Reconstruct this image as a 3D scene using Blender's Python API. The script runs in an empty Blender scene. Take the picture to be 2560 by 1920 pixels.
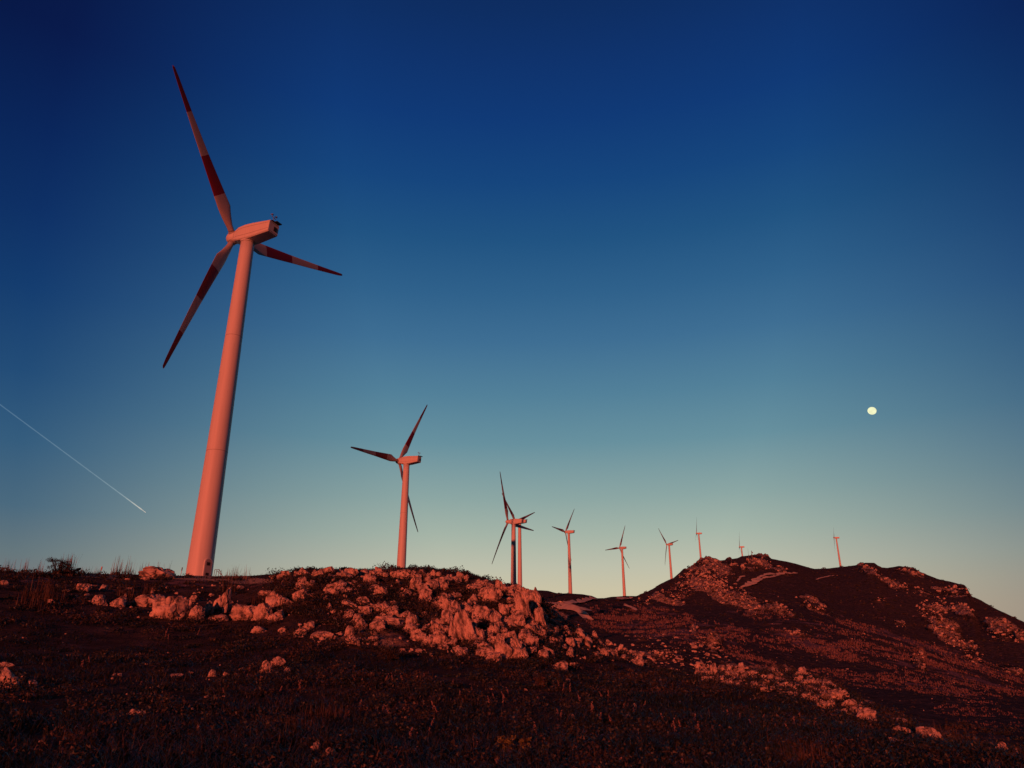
import bpy, bmesh, math, random
import numpy as np
from mathutils import Matrix, Vector

random.seed(7); RNG = np.random.default_rng(11)
S = bpy.context.scene
COL = S.collection

# ------------------------------------------------------------------ camera
F = 1900.0                       # focal length in pixels of a 2560 wide frame
PITCH = math.radians(21.35)
cd = bpy.data.cameras.new('camera'); cam = bpy.data.objects.new('camera', cd); COL.objects.link(cam)
cd.sensor_width = 36; cd.lens = F/2560*36; cd.clip_start = 0.1; cd.clip_end = 90000
cam.location = (0, 0, 0); cam.rotation_euler = (math.radians(90)+PITCH, 0, 0)
S.camera = cam
S.view_settings.view_transform = 'Standard'; S.view_settings.look = 'None'
S.view_settings.exposure = 0.0; S.view_settings.gamma = 1
S.cycles.use_denoising = True
S.cycles.max_bounces = 4; S.cycles.diffuse_bounces = 2

SUN_EL = math.radians(4.4); SUN_GO = math.radians(18.5)     # light travels towards this bearing

def lin(c):
    return tuple(((v/255)/12.92 if v/255 <= .04045 else ((v/255+.055)/1.055)**2.4) for v in c)

# ------------------------------------------------------------------ sky
W = bpy.data.worlds.new("World"); S.world = W; W.use_nodes = True
nt = W.node_tree; N = nt.nodes; L = nt.links; N.clear()
def nd(t, **k):
    n = N.new(t)
    for a, b in k.items(): setattr(n, a, b)
    return n
def mth(op, a, b=None, clamp=False):
    n = nd('ShaderNodeMath', operation=op, use_clamp=clamp)
    for i, v in enumerate((a, b)):
        if v is None: continue
        if isinstance(v, (int, float)): n.inputs[i].default_value = v
        else: L.new(v, n.inputs[i])
    return n.outputs[0]
tc = nd('ShaderNodeTexCoord'); sx = nd('ShaderNodeSeparateXYZ'); L.new(tc.outputs['Generated'], sx.inputs[0])
X, Y, Z = sx.outputs
hl = mth('SQRT', mth('ADD', mth('ADD', mth('MULTIPLY', X, X), mth('MULTIPLY', Y, Y)), 1e-6))
a0 = math.radians(5)
cosaz = mth('DIVIDE', mth('ADD', mth('MULTIPLY', X, math.sin(a0)), mth('MULTIPLY', Y, math.cos(a0))), hl)
def ramp(stops, fac):
    r = nd('ShaderNodeValToRGB'); e = r.color_ramp.elements
    r.color_ramp.interpolation = 'B_SPLINE' if False else 'EASE' if False else 'LINEAR'
    stops = sorted(stops)
    e[0].position = stops[0][0]; e[0].color = lin(stops[0][1])+(1,)
    e[1].position = stops[-1][0]; e[1].color = lin(stops[-1][1])+(1,)
    for p, c in stops[1:-1]:
        q = e.new(p); q.color = lin(c)+(1,)
    L.new(fac, r.inputs[0]); return r.outputs[0]
CENTER = [(0.0, (208, 184, 150)), (.07, (208, 191, 158)), (.105, (203, 194, 165)), (.135, (189, 190, 170)), (.175, (165, 180, 167)), (.22, (140, 166, 163)),
          (.29, (103, 144, 158)), (.35, (82, 128, 153)), (.415, (62, 110, 147)), (.47, (47, 97, 139)), (.53, (32, 83, 130)), (.59, (21, 69, 125)), (.65, (15, 57, 118)),
          (.70, (14, 50, 108)), (.737, (13, 45, 98)), (.80, (12, 36, 84)), (1.0, (84, 88, 98))]  # last stop: zenith above the view, brightened to fill the ground
EDGE = [(0.0, (128, 114, 112)), (.08, (124, 117, 116)), (.13, (101, 118, 124)), (.18, (74, 105, 126)), (.247, (52, 92, 125)), (.32, (34, 76, 119)), (.407, (19, 60, 111)), (.48, (13, 48, 102)),
        (.554, (9, 38, 92)), (.638, (8, 26, 76)), (.74, (8, 24, 68)), (1.0, (84, 88, 98))]  # zenith stop raised here too, as fill for the ground
f1 = nd('ShaderNodeMapRange', clamp=True); L.new(mth('ADD', cosaz, mth('MULTIPLY', Z, .10)), f1.inputs[0])
f1.inputs[1].default_value = .80; f1.inputs[2].default_value = 1.0
mx = nd('ShaderNodeMix', data_type='RGBA'); L.new(mth('POWER', f1.outputs[0], 1.3), mx.inputs['Factor'])
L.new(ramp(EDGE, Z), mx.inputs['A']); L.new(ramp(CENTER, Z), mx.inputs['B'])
# unseen sky behind the viewer and to the sides, dimmed to keep shadows dark
f2 = nd('ShaderNodeMapRange', clamp=True); L.new(cosaz, f2.inputs[0])
f2.inputs[1].default_value = .30; f2.inputs[2].default_value = .76; f2.inputs[3].default_value = .22; f2.inputs[4].default_value = 1
dim = nd('ShaderNodeMix', data_type='RGBA', blend_type='MULTIPLY'); dim.inputs['Factor'].default_value = 1
L.new(mx.outputs['Result'], dim.inputs['A']); L.new(f2.outputs[0], dim.inputs['B'])
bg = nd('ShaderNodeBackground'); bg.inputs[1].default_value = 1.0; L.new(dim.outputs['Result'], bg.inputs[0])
sky = nd('ShaderNodeTexSky', sky_type='NISHITA', sun_disc=False, sun_elevation=SUN_EL, sun_rotation=SUN_GO+math.pi)
bg2 = nd('ShaderNodeBackground'); L.new(sky.outputs[0], bg2.inputs[0]); bg2.inputs[1].default_value = 0.0008
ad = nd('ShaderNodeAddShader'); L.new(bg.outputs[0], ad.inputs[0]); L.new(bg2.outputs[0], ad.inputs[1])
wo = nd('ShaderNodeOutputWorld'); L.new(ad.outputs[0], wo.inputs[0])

# ------------------------------------------------------------------ sun
sd = bpy.data.lights.new('sun', 'SUN'); so = bpy.data.objects.new('sun', sd); COL.objects.link(so)
sd.energy = 2.6; sd.color = (1.0, .155, .072); sd.angle = math.radians(.7)
so.rotation_euler = Vector((math.sin(SUN_GO)*math.cos(SUN_EL), math.cos(SUN_GO)*math.cos(SUN_EL), -math.sin(SUN_EL))).to_track_quat('-Z', 'Y').to_euler()

# ------------------------------------------------------------------ noise
def _h(ix, iy, iz, s):
    h = (ix.astype(np.uint32)*np.uint32(374761393) + iy.astype(np.uint32)*np.uint32(668265263)
         + iz.astype(np.uint32)*np.uint32(2147483647) + np.uint32((s*974634777) & 0xffffffff))
    h = (h ^ (h >> np.uint32(13)))*np.uint32(1274126177)
    h = h ^ (h >> np.uint32(16)); h = h*np.uint32(2246822519); h = h ^ (h >> np.uint32(15))
    return (h & np.uint32(0xffffff)).astype(np.float32)/16777216.0
def vnoise(x, y, z, s=0):
    fx, fy, fz = np.floor(x), np.floor(y), np.floor(z)
    ix, iy, iz = fx.astype(np.int64), fy.astype(np.int64), fz.astype(np.int64)
    u, v, w = x-fx, y-fy, z-fz
    u = u*u*u*(u*(u*6-15)+10); v = v*v*v*(v*(v*6-15)+10); w = w*w*w*(w*(w*6-15)+10)
    r = 0
    for a in (0, 1):
        for b in (0, 1):
            for c in (0, 1):
                r = r + _h(ix+a, iy+b, iz+c, s)*(u if a else 1-u)*(v if b else 1-v)*(w if c else 1-w)
    return r*2-1
def fbm(x, y, z, o=4, s=0):
    r = 0; a = 1; t = 0
    for i in range(o):
        r = r + a*vnoise(x*2**i, y*2**i, z*2**i, s+i*17); t += a; a *= .5
    return r/t
def worley(x, y, z, s=0, two_d=False):
    fx, fy, fz = np.floor(x), np.floor(y), np.floor(z)
    ix, iy, iz = fx.astype(np.int64), fy.astype(np.int64), fz.astype(np.int64)
    F1 = np.full(x.shape, 9.); F2 = np.full(x.shape, 9.)
    for a in (-1, 0, 1):
        for b in (-1, 0, 1):
            for c in ((0,) if two_d else (-1, 0, 1)):
                px = ix+a+_h(ix+a, iy+b, iz+c, s); py = iy+b+_h(ix+a, iy+b, iz+c, s+5)
                pz = iz+c+_h(ix+a, iy+b, iz+c, s+9)
                d = np.sqrt((px-x)**2+(py-y)**2+(0 if two_d else (pz-z)**2))
                F2 = np.minimum(F2, np.maximum(F1, d)); F1 = np.minimum(F1, d)
    return F1, F2
def sstep(a, b, x):
    t = np.clip((x-a)/(b-a), 0, 1); return t*t*(3-2*t)

# ------------------------------------------------------------------ view geometry (to read sizes off the photograph)
CP, SP = math.cos(PITCH), math.sin(PITCH)
def px2ang(x, y):
    r = (np.asarray(x, float)-1280)/F; u = (960-np.asarray(y, float))/F
    fh = CP-u*SP; v = SP+u*CP
    return np.arctan2(r, fh), v/np.hypot(r, fh)          # bearing, tan(elevation)
def ang2px(b, t):
    x, y, z = np.sin(b), np.cos(b), t
    d = y*CP+z*SP; u = z*CP-y*SP
    return 1280+F*x/d, 960-F*u/d

# ------------------------------------------------------------------ terrain
# each layer: photo column x -> distance r and either picture row y or height z
rad = math.radians
def layer(cols, extra):
    """cols: (x, r, 'y'|'z', value); extra: (bearing_deg, r, z)"""
    B, R, Zz = [], [], []
    for x, r, k, v in cols:
        b, t = px2ang(x, v if k == 'y' else 1550)
        B.append(float(b)); R.append(r); Zz.append(float(t)*r if k == 'y' else v)
    for b, r, z in extra:
        B.append(rad(b)); R.append(r); Zz.append(z)
    o = np.argsort(B); B = np.array(B)[o]; R = np.array(R)[o]; Zz = np.array(Zz)[o]
    B = np.concatenate([[B[-1]-2*np.pi], B, [B[0]+2*np.pi]]); R = np.concatenate([[R[-1]], R, [R[0]]]); Zz = np.concatenate([[Zz[-1]], Zz, [Zz[0]]])
    return lambda b: (np.interp(b, B, R), np.interp(b, B, Zz))
y = 'y'; z = 'z'
def ex(rl, zl, rr, zr, rb, zb):   # side and rear terrain: left(-60..), right, behind
    return [(-55, rl, zl), (-90, rl, zl*.6-.8), (-150, rb, zb), (180, rb, zb), (130, rb, zb*.7), (80, rr, zr), (52, rr, zr)]
LAY = [
 layer([(0, 4, z, -1.72), (2560, 4, z, -1.72)], ex(4, -1.7, 4, -1.7, 4, -1.7)),
 layer([(-200, 17, y, 1925), (0, 17, y, 1928), (1280, 17, y, 1930), (2000, 17, y, 1934), (2560, 16, y, 1945)], ex(17, -1.5, 17, -2, 17, -1.2)),
 layer([(-300, 45, y, 1645), (0, 45, y, 1655), (600, 45, y, 1655), (900, 45, y, 1650), (1150, 46, y, 1655), (1290, 46, y, 1668), (1400, 48, y, 1680), (1500, 50, y, 1690),
        (1600, 54, y, 1695), (1739, 58, y, 1700), (1817, 55, y, 1713), (1933, 50, y, 1733), (2023, 46, y, 1756), (2147, 40, y, 1806), (2250, 35, y, 1832),
        (2361, 31, y, 1866), (2560, 27, y, 1898)], ex(45, .8, 25, -2.4, 42, -1.2)),
 layer([(-300, 95, y, 1420), (0, 92, y, 1424), (70, 92, y, 1430), (150, 95, y, 1436), (230, 100, y, 1438), (300, 104, y, 1442), (505, 112, z, 12.5), (613, 112, y, 1451), (694, 100, y, 1443), (740, 92, y, 1434), (800, 88, y, 1430),
        (880, 88, y, 1433), (1018, 90, y, 1432), (1080, 90, y, 1434), (1134, 88, y, 1442), (1180, 86, y, 1452), (1230, 82, y, 1466), (1290, 80, y, 1478), (1331, 78, y, 1490), (1352, 77, y, 1506), (1375, 77, y, 1530),
        (1400, 77, y, 1552), (1450, 76, y, 1586), (1500, 74, y, 1618), (1600, 70, y, 1660), (1690, 72, y, 1676), (1739, 74, y, 1674), (1867, 77, y, 1677), (1950, 74, y, 1682), (2019, 70, y, 1693),
        (2069, 62, y, 1716), (2112, 56, y, 1742), (2194, 46, y, 1792), (2280, 40, y, 1823), (2361, 35, y, 1858), (2505, 31, y, 1872), (2560, 30, y, 1888)],
       ex(95, 11, 30, -2.8, 62, -1.0)),
 layer([(-300, 150, z, 12), (0, 150, z, 12), (505, 125, z, 12.4), (613, 125, z, 12.3), (760, 150, z, 11), (1018, 140, z, 9), (1200, 130, z, 6.5), (1330, 120, z, 3.5), (1430, 118, z, 1.5), (1500, 112, z, .5), (1600, 110, z, -1),
        (1760, 108, z, -3), (1900, 105, z, -4), (2100, 98, z, -5), (2300, 88, z, -6.5), (2560, 75, z, -7)], ex(150, 9, 75, -8, 95, -1.0)),
 layer([(-300, 250, z, 14), (505, 250, z, 13), (1018, 250, z, 15), (1200, 240, z, 10), (1330, 210, z, 7.5), (1430, 185, y, 1648), (1500, 165, y, 1652), (1600, 165, y, 1652), (1700, 175, y, 1652), (1760, 190, y, 1655), (1860, 210, y, 1668),
        (2000, 240, y, 1692), (2100, 215, y, 1725), (2300, 200, y, 1752), (2420, 190, y, 1770), (2560, 175, y, 1785)], ex(250, 5, 175, -12, 170, -2)),
 layer([(-300, 400, z, 14), (505, 400, z, 14), (1018, 400, z, 24), (1200, 390, z, 23), (1330, 380, z, 21.5), (1430, 385, y, 1572), (1500, 425, y, 1572), (1600, 460, y, 1565), (1700, 480, y, 1555), (1860, 500, y, 1550),
        (2000, 510, y, 1548), (2100, 520, y, 1560), (2200, 510, y, 1590), (2300, 500, y, 1622), (2420, 470, y, 1665), (2560, 430, y, 1716)], ex(400, 0, 430, -5, 420, -10)),
 layer([(-300, 520, z, 12), (505, 520, z, 12), (1018, 520, z, 36), (1330, 520, z, 45), (1430, 540, y, 1515), (1500, 560, y, 1522), (1600, 600, y, 1525), (1700, 640, y, 1520), (1860, 660, y, 1510), (2000, 640, y, 1520),
        (2100, 600, y, 1556), (2200, 590, y, 1584), (2300, 580, y, 1615), (2420, 550, y, 1655), (2560, 510, y, 1700)], ex(520, -10, 510, -5, 520, -15)),
 layer([(-300, 700, z, 0), (505, 700, z, 10), (1018, 680, z, 48), (1200, 660, y, 1492), (1331, 640, y, 1478), (1370, 645, y, 1481), (1389, 650, y, 1487), (1430, 652, y, 1490), (1480, 700, y, 1494), (1493, 740, y, 1498), (1530, 790, y, 1496), (1591, 830, y, 1495), (1620, 860, y, 1482),
        (1684, 1030, y, 1456), (1708, 1035, y, 1433), (1736, 1010, y, 1411), (1752, 1030, y, 1402), (1770, 1040, y, 1397), (1790, 1050, y, 1399), (1800, 1060, y, 1404), (1852, 1180, y, 1401), (1898, 1230, y, 1398), (1915, 1240, y, 1401), (1930, 1240, y, 1409), (1967, 1260, y, 1416), (2037, 1300, y, 1434),
        (2095, 1330, y, 1430), (2141, 1270, y, 1422), (2165, 1230, y, 1416), (2188, 1220, y, 1417), (2202, 1210, y, 1428), (2220, 1200, y, 1430), (2250, 1180, y, 1425), (2290, 1150, y, 1432), (2303, 1140, y, 1440), (2350, 1080, y, 1454), (2413, 980, y, 1467), (2419, 975, y, 1476), (2430, 965, y, 1495),
        (2488, 880, y, 1520), (2560, 800, y, 1555), (2700, 720, y, 1640)], ex(700, -20, 700, -30, 700, -20)),
 layer([(-300, 1100, z, -30), (505, 1000, z, -20), (1018, 1000, z, 10), (1331, 900, z, 30), (1500, 1100, z, 60), (1650, 1150, z, 70), (1740, 1210, z, 150), (1860, 1350, z, 166), (1960, 1420, z, 160), (2095, 1480, z, 150), (2300, 1500, z, 90), (2560, 1300, z, 20)],
       ex(1100, -50, 1100, -60, 1100, -50)),
 layer([(0, 3000, z, -60), (2560, 3000, z, -60)], ex(3000, -80, 3000, -80, 3000, -80)),
 layer([(0, 30000, z, -90), (2560, 30000, z, -90)], ex(30000, -90, 30000, -90, 30000, -90)),
]
fine = np.arange(-44, 44.001, .085)
coarse = np.concatenate([np.arange(46, 316, 3.0)])
BE = np.radians(np.concatenate([fine, coarse]))                  # increasing, -44 .. 313
RR = np.concatenate([[1.0, 2.0], 3*1.008**np.arange(0, 553)]); RR = np.concatenate([RR, RR[-1]*1.0040**np.arange(1, 455)])
RR = np.concatenate([RR, RR[-1]*1.12**np.arange(1, 30)])
nb, nr = len(BE), len(RR)
bw = (BE+np.pi) % (2*np.pi)-np.pi
ctl = [f(bw) for f in LAY]
LR = np.array([c[0] for c in ctl]); LZ = np.array([c[1] for c in ctl])   # layers x columns
for k in range(1, len(LR)): LR[k] = np.maximum(LR[k], LR[k-1]*1.06)
def pchip_all(Xk, Yk, xq):
    h = np.diff(Xk, axis=0); d = np.diff(Yk, axis=0)/h
    m = np.zeros_like(Yk)
    w1 = 2*h[1:]+h[:-1]; w2 = h[1:]+2*h[:-1]
    same = d[1:]*d[:-1] > 0
    with np.errstate(all='ignore'):
        m[1:-1] = np.where(same, (w1+w2)/(w1/d[:-1]+w2/d[1:]), 0)
    m[0] = d[0]; m[-1] = d[-1]
    out = np.empty((Xk.shape[1], len(xq)))
    for j in range(Xk.shape[1]):
        i = np.clip(np.searchsorted(Xk[:, j], xq)-1, 0, len(Xk)-2)
        t = (xq-Xk[i, j])/h[i, j]; tt = np.clip(t, 0, 1)
        H = h[i, j]
        out[j] = ((2*tt**3-3*tt**2+1)*Yk[i, j]+(tt**3-2*tt**2+tt)*H*m[i, j]+(-2*tt**3+3*tt**2)*Yk[i+1, j]+(tt**3-tt**2)*H*m[i+1, j])
    return out
ZG = pchip_all(LR, LZ, RR)                                      # nb x nr
BX = np.sin(BE)[:, None]*RR; BY = np.cos(BE)[:, None]*RR
PXX, PXY = ang2px(BE[:, None], ZG/RR)                           # where the ground stands in the photograph: to read off its cover
infr = (np.abs(BE) < 1.0)[:, None] & (RR > 8)
sx_, sy_ = BX, BY
def ell(lst, soft=.5):
    m = np.zeros_like(ZG)
    for (x0, y0, rx, ry, ang, st) in lst:
        c, s = math.cos(rad(ang)), math.sin(rad(ang))
        dx = PXX-x0; dy = PXY-y0
        q = np.sqrt(((dx*c+dy*s)/rx)**2+((-dx*s+dy*c)/ry)**2)
        m = np.maximum(m, st*(1-sstep(1-soft, 1+soft, q)))
    return m*infr
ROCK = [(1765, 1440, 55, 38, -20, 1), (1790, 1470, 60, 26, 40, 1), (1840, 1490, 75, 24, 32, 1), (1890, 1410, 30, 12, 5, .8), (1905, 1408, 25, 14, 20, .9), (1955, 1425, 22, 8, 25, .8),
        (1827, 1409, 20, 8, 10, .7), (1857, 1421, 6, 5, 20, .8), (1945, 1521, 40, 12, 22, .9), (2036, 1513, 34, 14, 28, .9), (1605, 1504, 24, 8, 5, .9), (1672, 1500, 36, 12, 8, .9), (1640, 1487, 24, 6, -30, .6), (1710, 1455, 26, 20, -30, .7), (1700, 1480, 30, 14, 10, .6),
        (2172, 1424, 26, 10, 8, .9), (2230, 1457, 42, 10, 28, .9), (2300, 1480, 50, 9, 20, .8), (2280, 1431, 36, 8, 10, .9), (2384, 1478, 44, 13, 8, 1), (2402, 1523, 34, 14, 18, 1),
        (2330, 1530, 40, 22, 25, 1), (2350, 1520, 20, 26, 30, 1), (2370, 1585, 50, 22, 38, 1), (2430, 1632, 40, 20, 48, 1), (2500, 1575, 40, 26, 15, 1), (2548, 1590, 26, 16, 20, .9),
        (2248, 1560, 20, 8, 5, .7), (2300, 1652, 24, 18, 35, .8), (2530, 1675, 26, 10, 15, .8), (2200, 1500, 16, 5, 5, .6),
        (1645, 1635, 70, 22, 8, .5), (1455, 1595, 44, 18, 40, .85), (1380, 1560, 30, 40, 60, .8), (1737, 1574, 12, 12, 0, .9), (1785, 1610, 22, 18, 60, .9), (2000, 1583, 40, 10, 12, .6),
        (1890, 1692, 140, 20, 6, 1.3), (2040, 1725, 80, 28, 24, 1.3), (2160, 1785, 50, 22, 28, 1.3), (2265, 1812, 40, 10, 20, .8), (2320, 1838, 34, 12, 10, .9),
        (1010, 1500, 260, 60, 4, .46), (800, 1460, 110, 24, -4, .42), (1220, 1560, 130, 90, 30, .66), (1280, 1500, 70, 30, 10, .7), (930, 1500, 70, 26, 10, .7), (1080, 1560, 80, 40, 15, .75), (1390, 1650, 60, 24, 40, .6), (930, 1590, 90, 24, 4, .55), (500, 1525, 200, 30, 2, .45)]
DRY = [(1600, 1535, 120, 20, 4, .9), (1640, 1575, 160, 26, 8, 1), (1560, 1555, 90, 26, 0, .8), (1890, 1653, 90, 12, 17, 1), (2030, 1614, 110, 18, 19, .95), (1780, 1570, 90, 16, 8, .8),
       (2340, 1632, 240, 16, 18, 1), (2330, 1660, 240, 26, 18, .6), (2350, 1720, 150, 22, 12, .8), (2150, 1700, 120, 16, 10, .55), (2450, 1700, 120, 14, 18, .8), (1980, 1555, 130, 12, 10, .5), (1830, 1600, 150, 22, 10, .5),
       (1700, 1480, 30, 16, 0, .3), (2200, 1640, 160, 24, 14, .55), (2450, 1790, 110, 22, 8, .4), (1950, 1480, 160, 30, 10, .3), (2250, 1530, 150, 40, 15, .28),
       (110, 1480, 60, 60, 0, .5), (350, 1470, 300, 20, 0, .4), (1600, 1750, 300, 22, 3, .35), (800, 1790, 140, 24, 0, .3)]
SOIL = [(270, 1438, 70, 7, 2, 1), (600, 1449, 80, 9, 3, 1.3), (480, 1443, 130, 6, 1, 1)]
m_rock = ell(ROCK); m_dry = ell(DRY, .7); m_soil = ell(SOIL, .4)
pn = fbm(BX/9, BY/9, 0*BX, 4, 3); pn2 = fbm(BX/2.2, BY/2.2, 0*BX+3.3, 3, 8); pn3 = fbm(BX/40, BY/40, 0*BX+1.3, 3, 21)
farw = sstep(150, 450, RR)[None, :]; farw_ = farw
pq = fbm(BX/14+BY/60, BY/45-BX/90, 0*BX+9, 5, 14)
m_rock2 = np.clip(m_rock*1.35+(1.3*pn*(1-farw_)+1.9*pq*farw_+.4*pn2)*(m_rock > 0.02)-.52, 0, 1)
pn4 = fbm(BX/5+3, BY/7, 0*BX+5.3, 4, 28)
m_dry2 = np.clip(m_dry*1.15+(.8*pn+.5*pn2+1.0*pn3+1.3*pn4)*.9-.62, 0, 1)
m_soil2 = np.clip(m_soil*1.5+pn2*.6-.4, 0, 1)
# relief
rel = .16*fbm(BX/5, BY/5, 0*BX, 4, 31)*sstep(8, 25, RR)+.4*vnoise(BX/24, BY/24, 0*BX, 33)*sstep(20, 60, RR)*(1-sstep(250, 500, RR))
rel = rel+farw*(1.5*vnoise(BX/90, BY/90, 0*BX, 35)+.9*fbm(BX/26, BY/26, 0*BX, 3, 37))
nearflat = np.exp(-((BX+38)**2+(BY-103)**2)/22**2)            # levelled pad round the nearest tower
rel = rel*(1-nearflat)
back = sstep(38, 55, RR)[None, :]*(1-sstep(80, 110, RR))[None, :]*(np.abs(bw) > rad(110))[:, None]
rel = rel+back*.5*fbm(BX/9, BY/30, 0*BX+2, 3, 39)  # unseen relief behind the viewer, added to break up the low sunlight
wm = m_rock2 > 0
sc = np.clip(RR/110, .55, 6)[None, :]+0*BX
idx = np.nonzero(wm)
cx_, cy_, cs_ = BX[idx], BY[idx], sc[idx]
lev = np.log2(cs_); l0 = np.floor(lev); fr = lev-l0
acc = 0
for kk, wgt in ((0, 1-fr), (1, fr)):
    s_ = 2.2*2.0**(l0+kk)
    wx = cx_+.35*s_*vnoise(cx_/s_, cy_/s_, cx_*0, 51); wy = cy_+.35*s_*vnoise(cx_/s_, cy_/s_, cx_*0+4, 52)
    F1, F2 = worley(wx/s_, wy/s_, cx_*0, 41, True); G1, G2 = worley(wx/s_*2.7, wy/s_*2.7, cx_*0, 43, True)
    blk = (1-F1**1.6)*.75*s_*.5*sstep(0, .25, F2-F1)+(1-G1)*.16*s_*sstep(0, .2, G2-G1)
    tx_ = (cx_*.8+cy_*.25)/s_; ty_ = (cy_*.35-cx_*.2)/s_
    n1 = fbm(tx_*.42+.5*wx*0, ty_*.30, cx_*0+3, 5, 44); rdg = (1-np.abs(n1)*3.2)
    n2 = fbm(tx_*1.3, ty_*.7, cx_*0+6, 4, 47)
    fw = sstep(120, 300, RR[idx[1]])
    tq = (fbm(tx_*.33+2, ty_*.22, cx_*0+11, 4, 49)*1.6+.5)*3.2+.5*fbm(tx_*1.5, ty_*1.5, cx_*0+13, 3, 50)
    tf = tq-np.floor(tq); ter = (np.floor(tq)+sstep(.0, .30, tf))/3.2
    nr1 = 1-np.abs(fbm(cx_/s_*.5, cy_/s_*.5, cx_*0+8, 5, 48))*3.4
    n3 = 1-2.6*np.abs(fbm(cx_/4.2, cy_/6.0, cx_*0+15, 4, 53))
    e = fw*1.5*n3+blk*.75*(1-fw*.85)+(1-fw)*s_*.22*nr1+fw*s_*(.62*(ter-.72)+.22*rdg*.5+.24*n2)
    acc = acc+wgt*e
rr_ = np.zeros_like(BX); rr_[idx] = acc*m_rock2[idx]*np.where(RR[idx[1]] > 130, 1.25, .62)
Z1 = ZG+rel+rr_*np.where(RR[None, :] > 130, .9, .8)
# heights include the unseen rear relief shaped for the low sun
def gridmesh():
    nV = nb*nr+1
    V = np.empty((nV, 3), np.float32)
    V[:-1, 0] = BX.ravel(); V[:-1, 1] = BY.ravel(); V[:-1, 2] = Z1.ravel(); V[-1] = (0, 0, -1.72)
    j = np.arange(nb)[:, None]; i = np.arange(nr-1)[None, :]; j2 = (j+1) % nb
    q = np.stack([j*nr+i+0*j2, j*nr+i+1, j2*nr+i+1, j2*nr+i], -1).reshape(-1, 4)
    # remove nothing: a closed fan round the viewer's feet completes it
    jj = np.arange(nb); tri = np.stack([np.full(nb, nV-1), jj*nr, ((jj+1) % nb)*nr], -1)
    return V, q, tri
def newmesh(name, V, Q, T=None, smooth=True, cols=None):
    me = bpy.data.meshes.new(name)
    Q = np.asarray(Q, np.int32).reshape(-1, np.asarray(Q).shape[-1]) if len(Q) else np.zeros((0, 4), np.int32)
    nq = len(Q); kq = Q.shape[1]
    li = Q.ravel(); st = np.arange(nq)*kq; tot = np.full(nq, kq)
    if T is not None and len(T):
        T = np.asarray(T, np.int32); li = np.concatenate([li, T.ravel()])
        st = np.concatenate([st, nq*kq+np.arange(len(T))*T.shape[1]]); tot = np.concatenate([tot, np.full(len(T), T.shape[1])])
    me.vertices.add(len(V)); me.vertices.foreach_set('co', np.ascontiguousarray(V, np.float32).ravel())
    me.loops.add(len(li)); me.loops.foreach_set('vertex_index', li.astype(np.int32))
    me.polygons.add(len(st)); me.polygons.foreach_set('loop_start', st.astype(np.int32))
    me.polygons.foreach_set('use_smooth', np.full(len(st), smooth))
    if cols is not None:
        a = me.color_attributes.new('cover', 'FLOAT_COLOR', 'POINT'); a.data.foreach_set('color', np.ascontiguousarray(cols, np.float32).ravel())
    me.update(calc_edges=True); me.validate()
    return me
def link(name, me, mats=(), parent=None, **props):
    o = bpy.data.objects.new(name, me); COL.objects.link(o)
    if me is not None and mats:
        for m in (mats if isinstance(mats, (list, tuple)) else [mats]):
            if m.name not in [q.name for q in me.materials if q]: me.materials.append(m)
    if parent: o.parent = parent
    for k, v in props.items(): o[k] = v
    return o

def height_at(xw, yw):
    b = np.arctan2(xw, yw); r = np.hypot(xw, yw)
    b = np.where(b < BE[0], b+2*np.pi, b)
    j = np.clip(np.searchsorted(BE, b)-1, 0, nb-2); i = np.clip(np.searchsorted(RR, r)-1, 0, nr-2)
    tb = np.clip((b-BE[j])/(BE[j+1]-BE[j]), 0, 1); tr = np.clip((r-RR[i])/(RR[i+1]-RR[i]), 0, 1)
    return (Z1[j, i]*(1-tb)+Z1[j+1, i]*tb)*(1-tr)+(Z1[j, i+1]*(1-tb)+Z1[j+1, i+1]*tb)*tr
TT = Z1/RR
def ground_hit(x, yy, rmin=10):
    """where the line of sight through photo pixel (x, y) meets the ground"""
    b, t = px2ang(x, yy); b = np.atleast_1d(b); t = np.atleast_1d(t)
    j = np.clip(np.rint(np.interp(b, BE[:len(fine)], np.arange(len(fine)))).astype(int), 0, len(fine)-1)
    ok = (TT[j] >= t[:, None]) & (RR[None, :] > rmin)
    i = np.argmax(ok, axis=1); hit = ok.any(axis=1)
    r = RR[np.maximum(i, 1)]
    return np.sin(b)*r, np.cos(b)*r, Z1[j, i], hit

# ------------------------------------------------------------------ materials
def mat(name):
    m = bpy.data.materials.new(name); m.use_nodes = True
    t = m.node_tree; b = t.nodes['Principled BSDF']; return m, t, b
def mnode(t, ty, **k):
    n = t.nodes.new(ty)
    for a, b in k.items(): setattr(n, a, b)
    return n
def noise(t, scale, detail=6, rough=.6, src='Object'):
    tcn = mnode(t, 'ShaderNodeTexCoord'); n = mnode(t, 'ShaderNodeTexNoise')
    n.inputs['Scale'].default_value = scale; n.inputs['Detail'].default_value = detail; n.inputs['Roughness'].default_value = rough
    t.links.new(tcn.outputs[src], n.inputs['Vector']); return n.outputs[0]
def mramp(t, fac, stops):
    r = mnode(t, 'ShaderNodeValToRGB'); e = r.color_ramp.elements
    e[0].position = stops[0][0]; e[0].color = tuple(stops[0][1])+(1,); e[1].position = stops[-1][0]; e[1].color = tuple(stops[-1][1])+(1,)
    for p, c in stops[1:-1]: e.new(p).color = tuple(c)+(1,)
    t.links.new(fac, r.inputs[0]); return r.outputs[0]
def mixc(t, f, a, b, blend='MIX'):
    m = mnode(t, 'ShaderNodeMix', data_type='RGBA', blend_type=blend)
    for k, v in (('Factor', f), ('A', a), ('B', b)):
        if isinstance(v, (int, float)): m.inputs[k].default_value = v
        elif isinstance(v, tuple): m.inputs[k].default_value = v+(1,)
        else: t.links.new(v, m.inputs[k])
    return m.outputs['Result']
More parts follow.
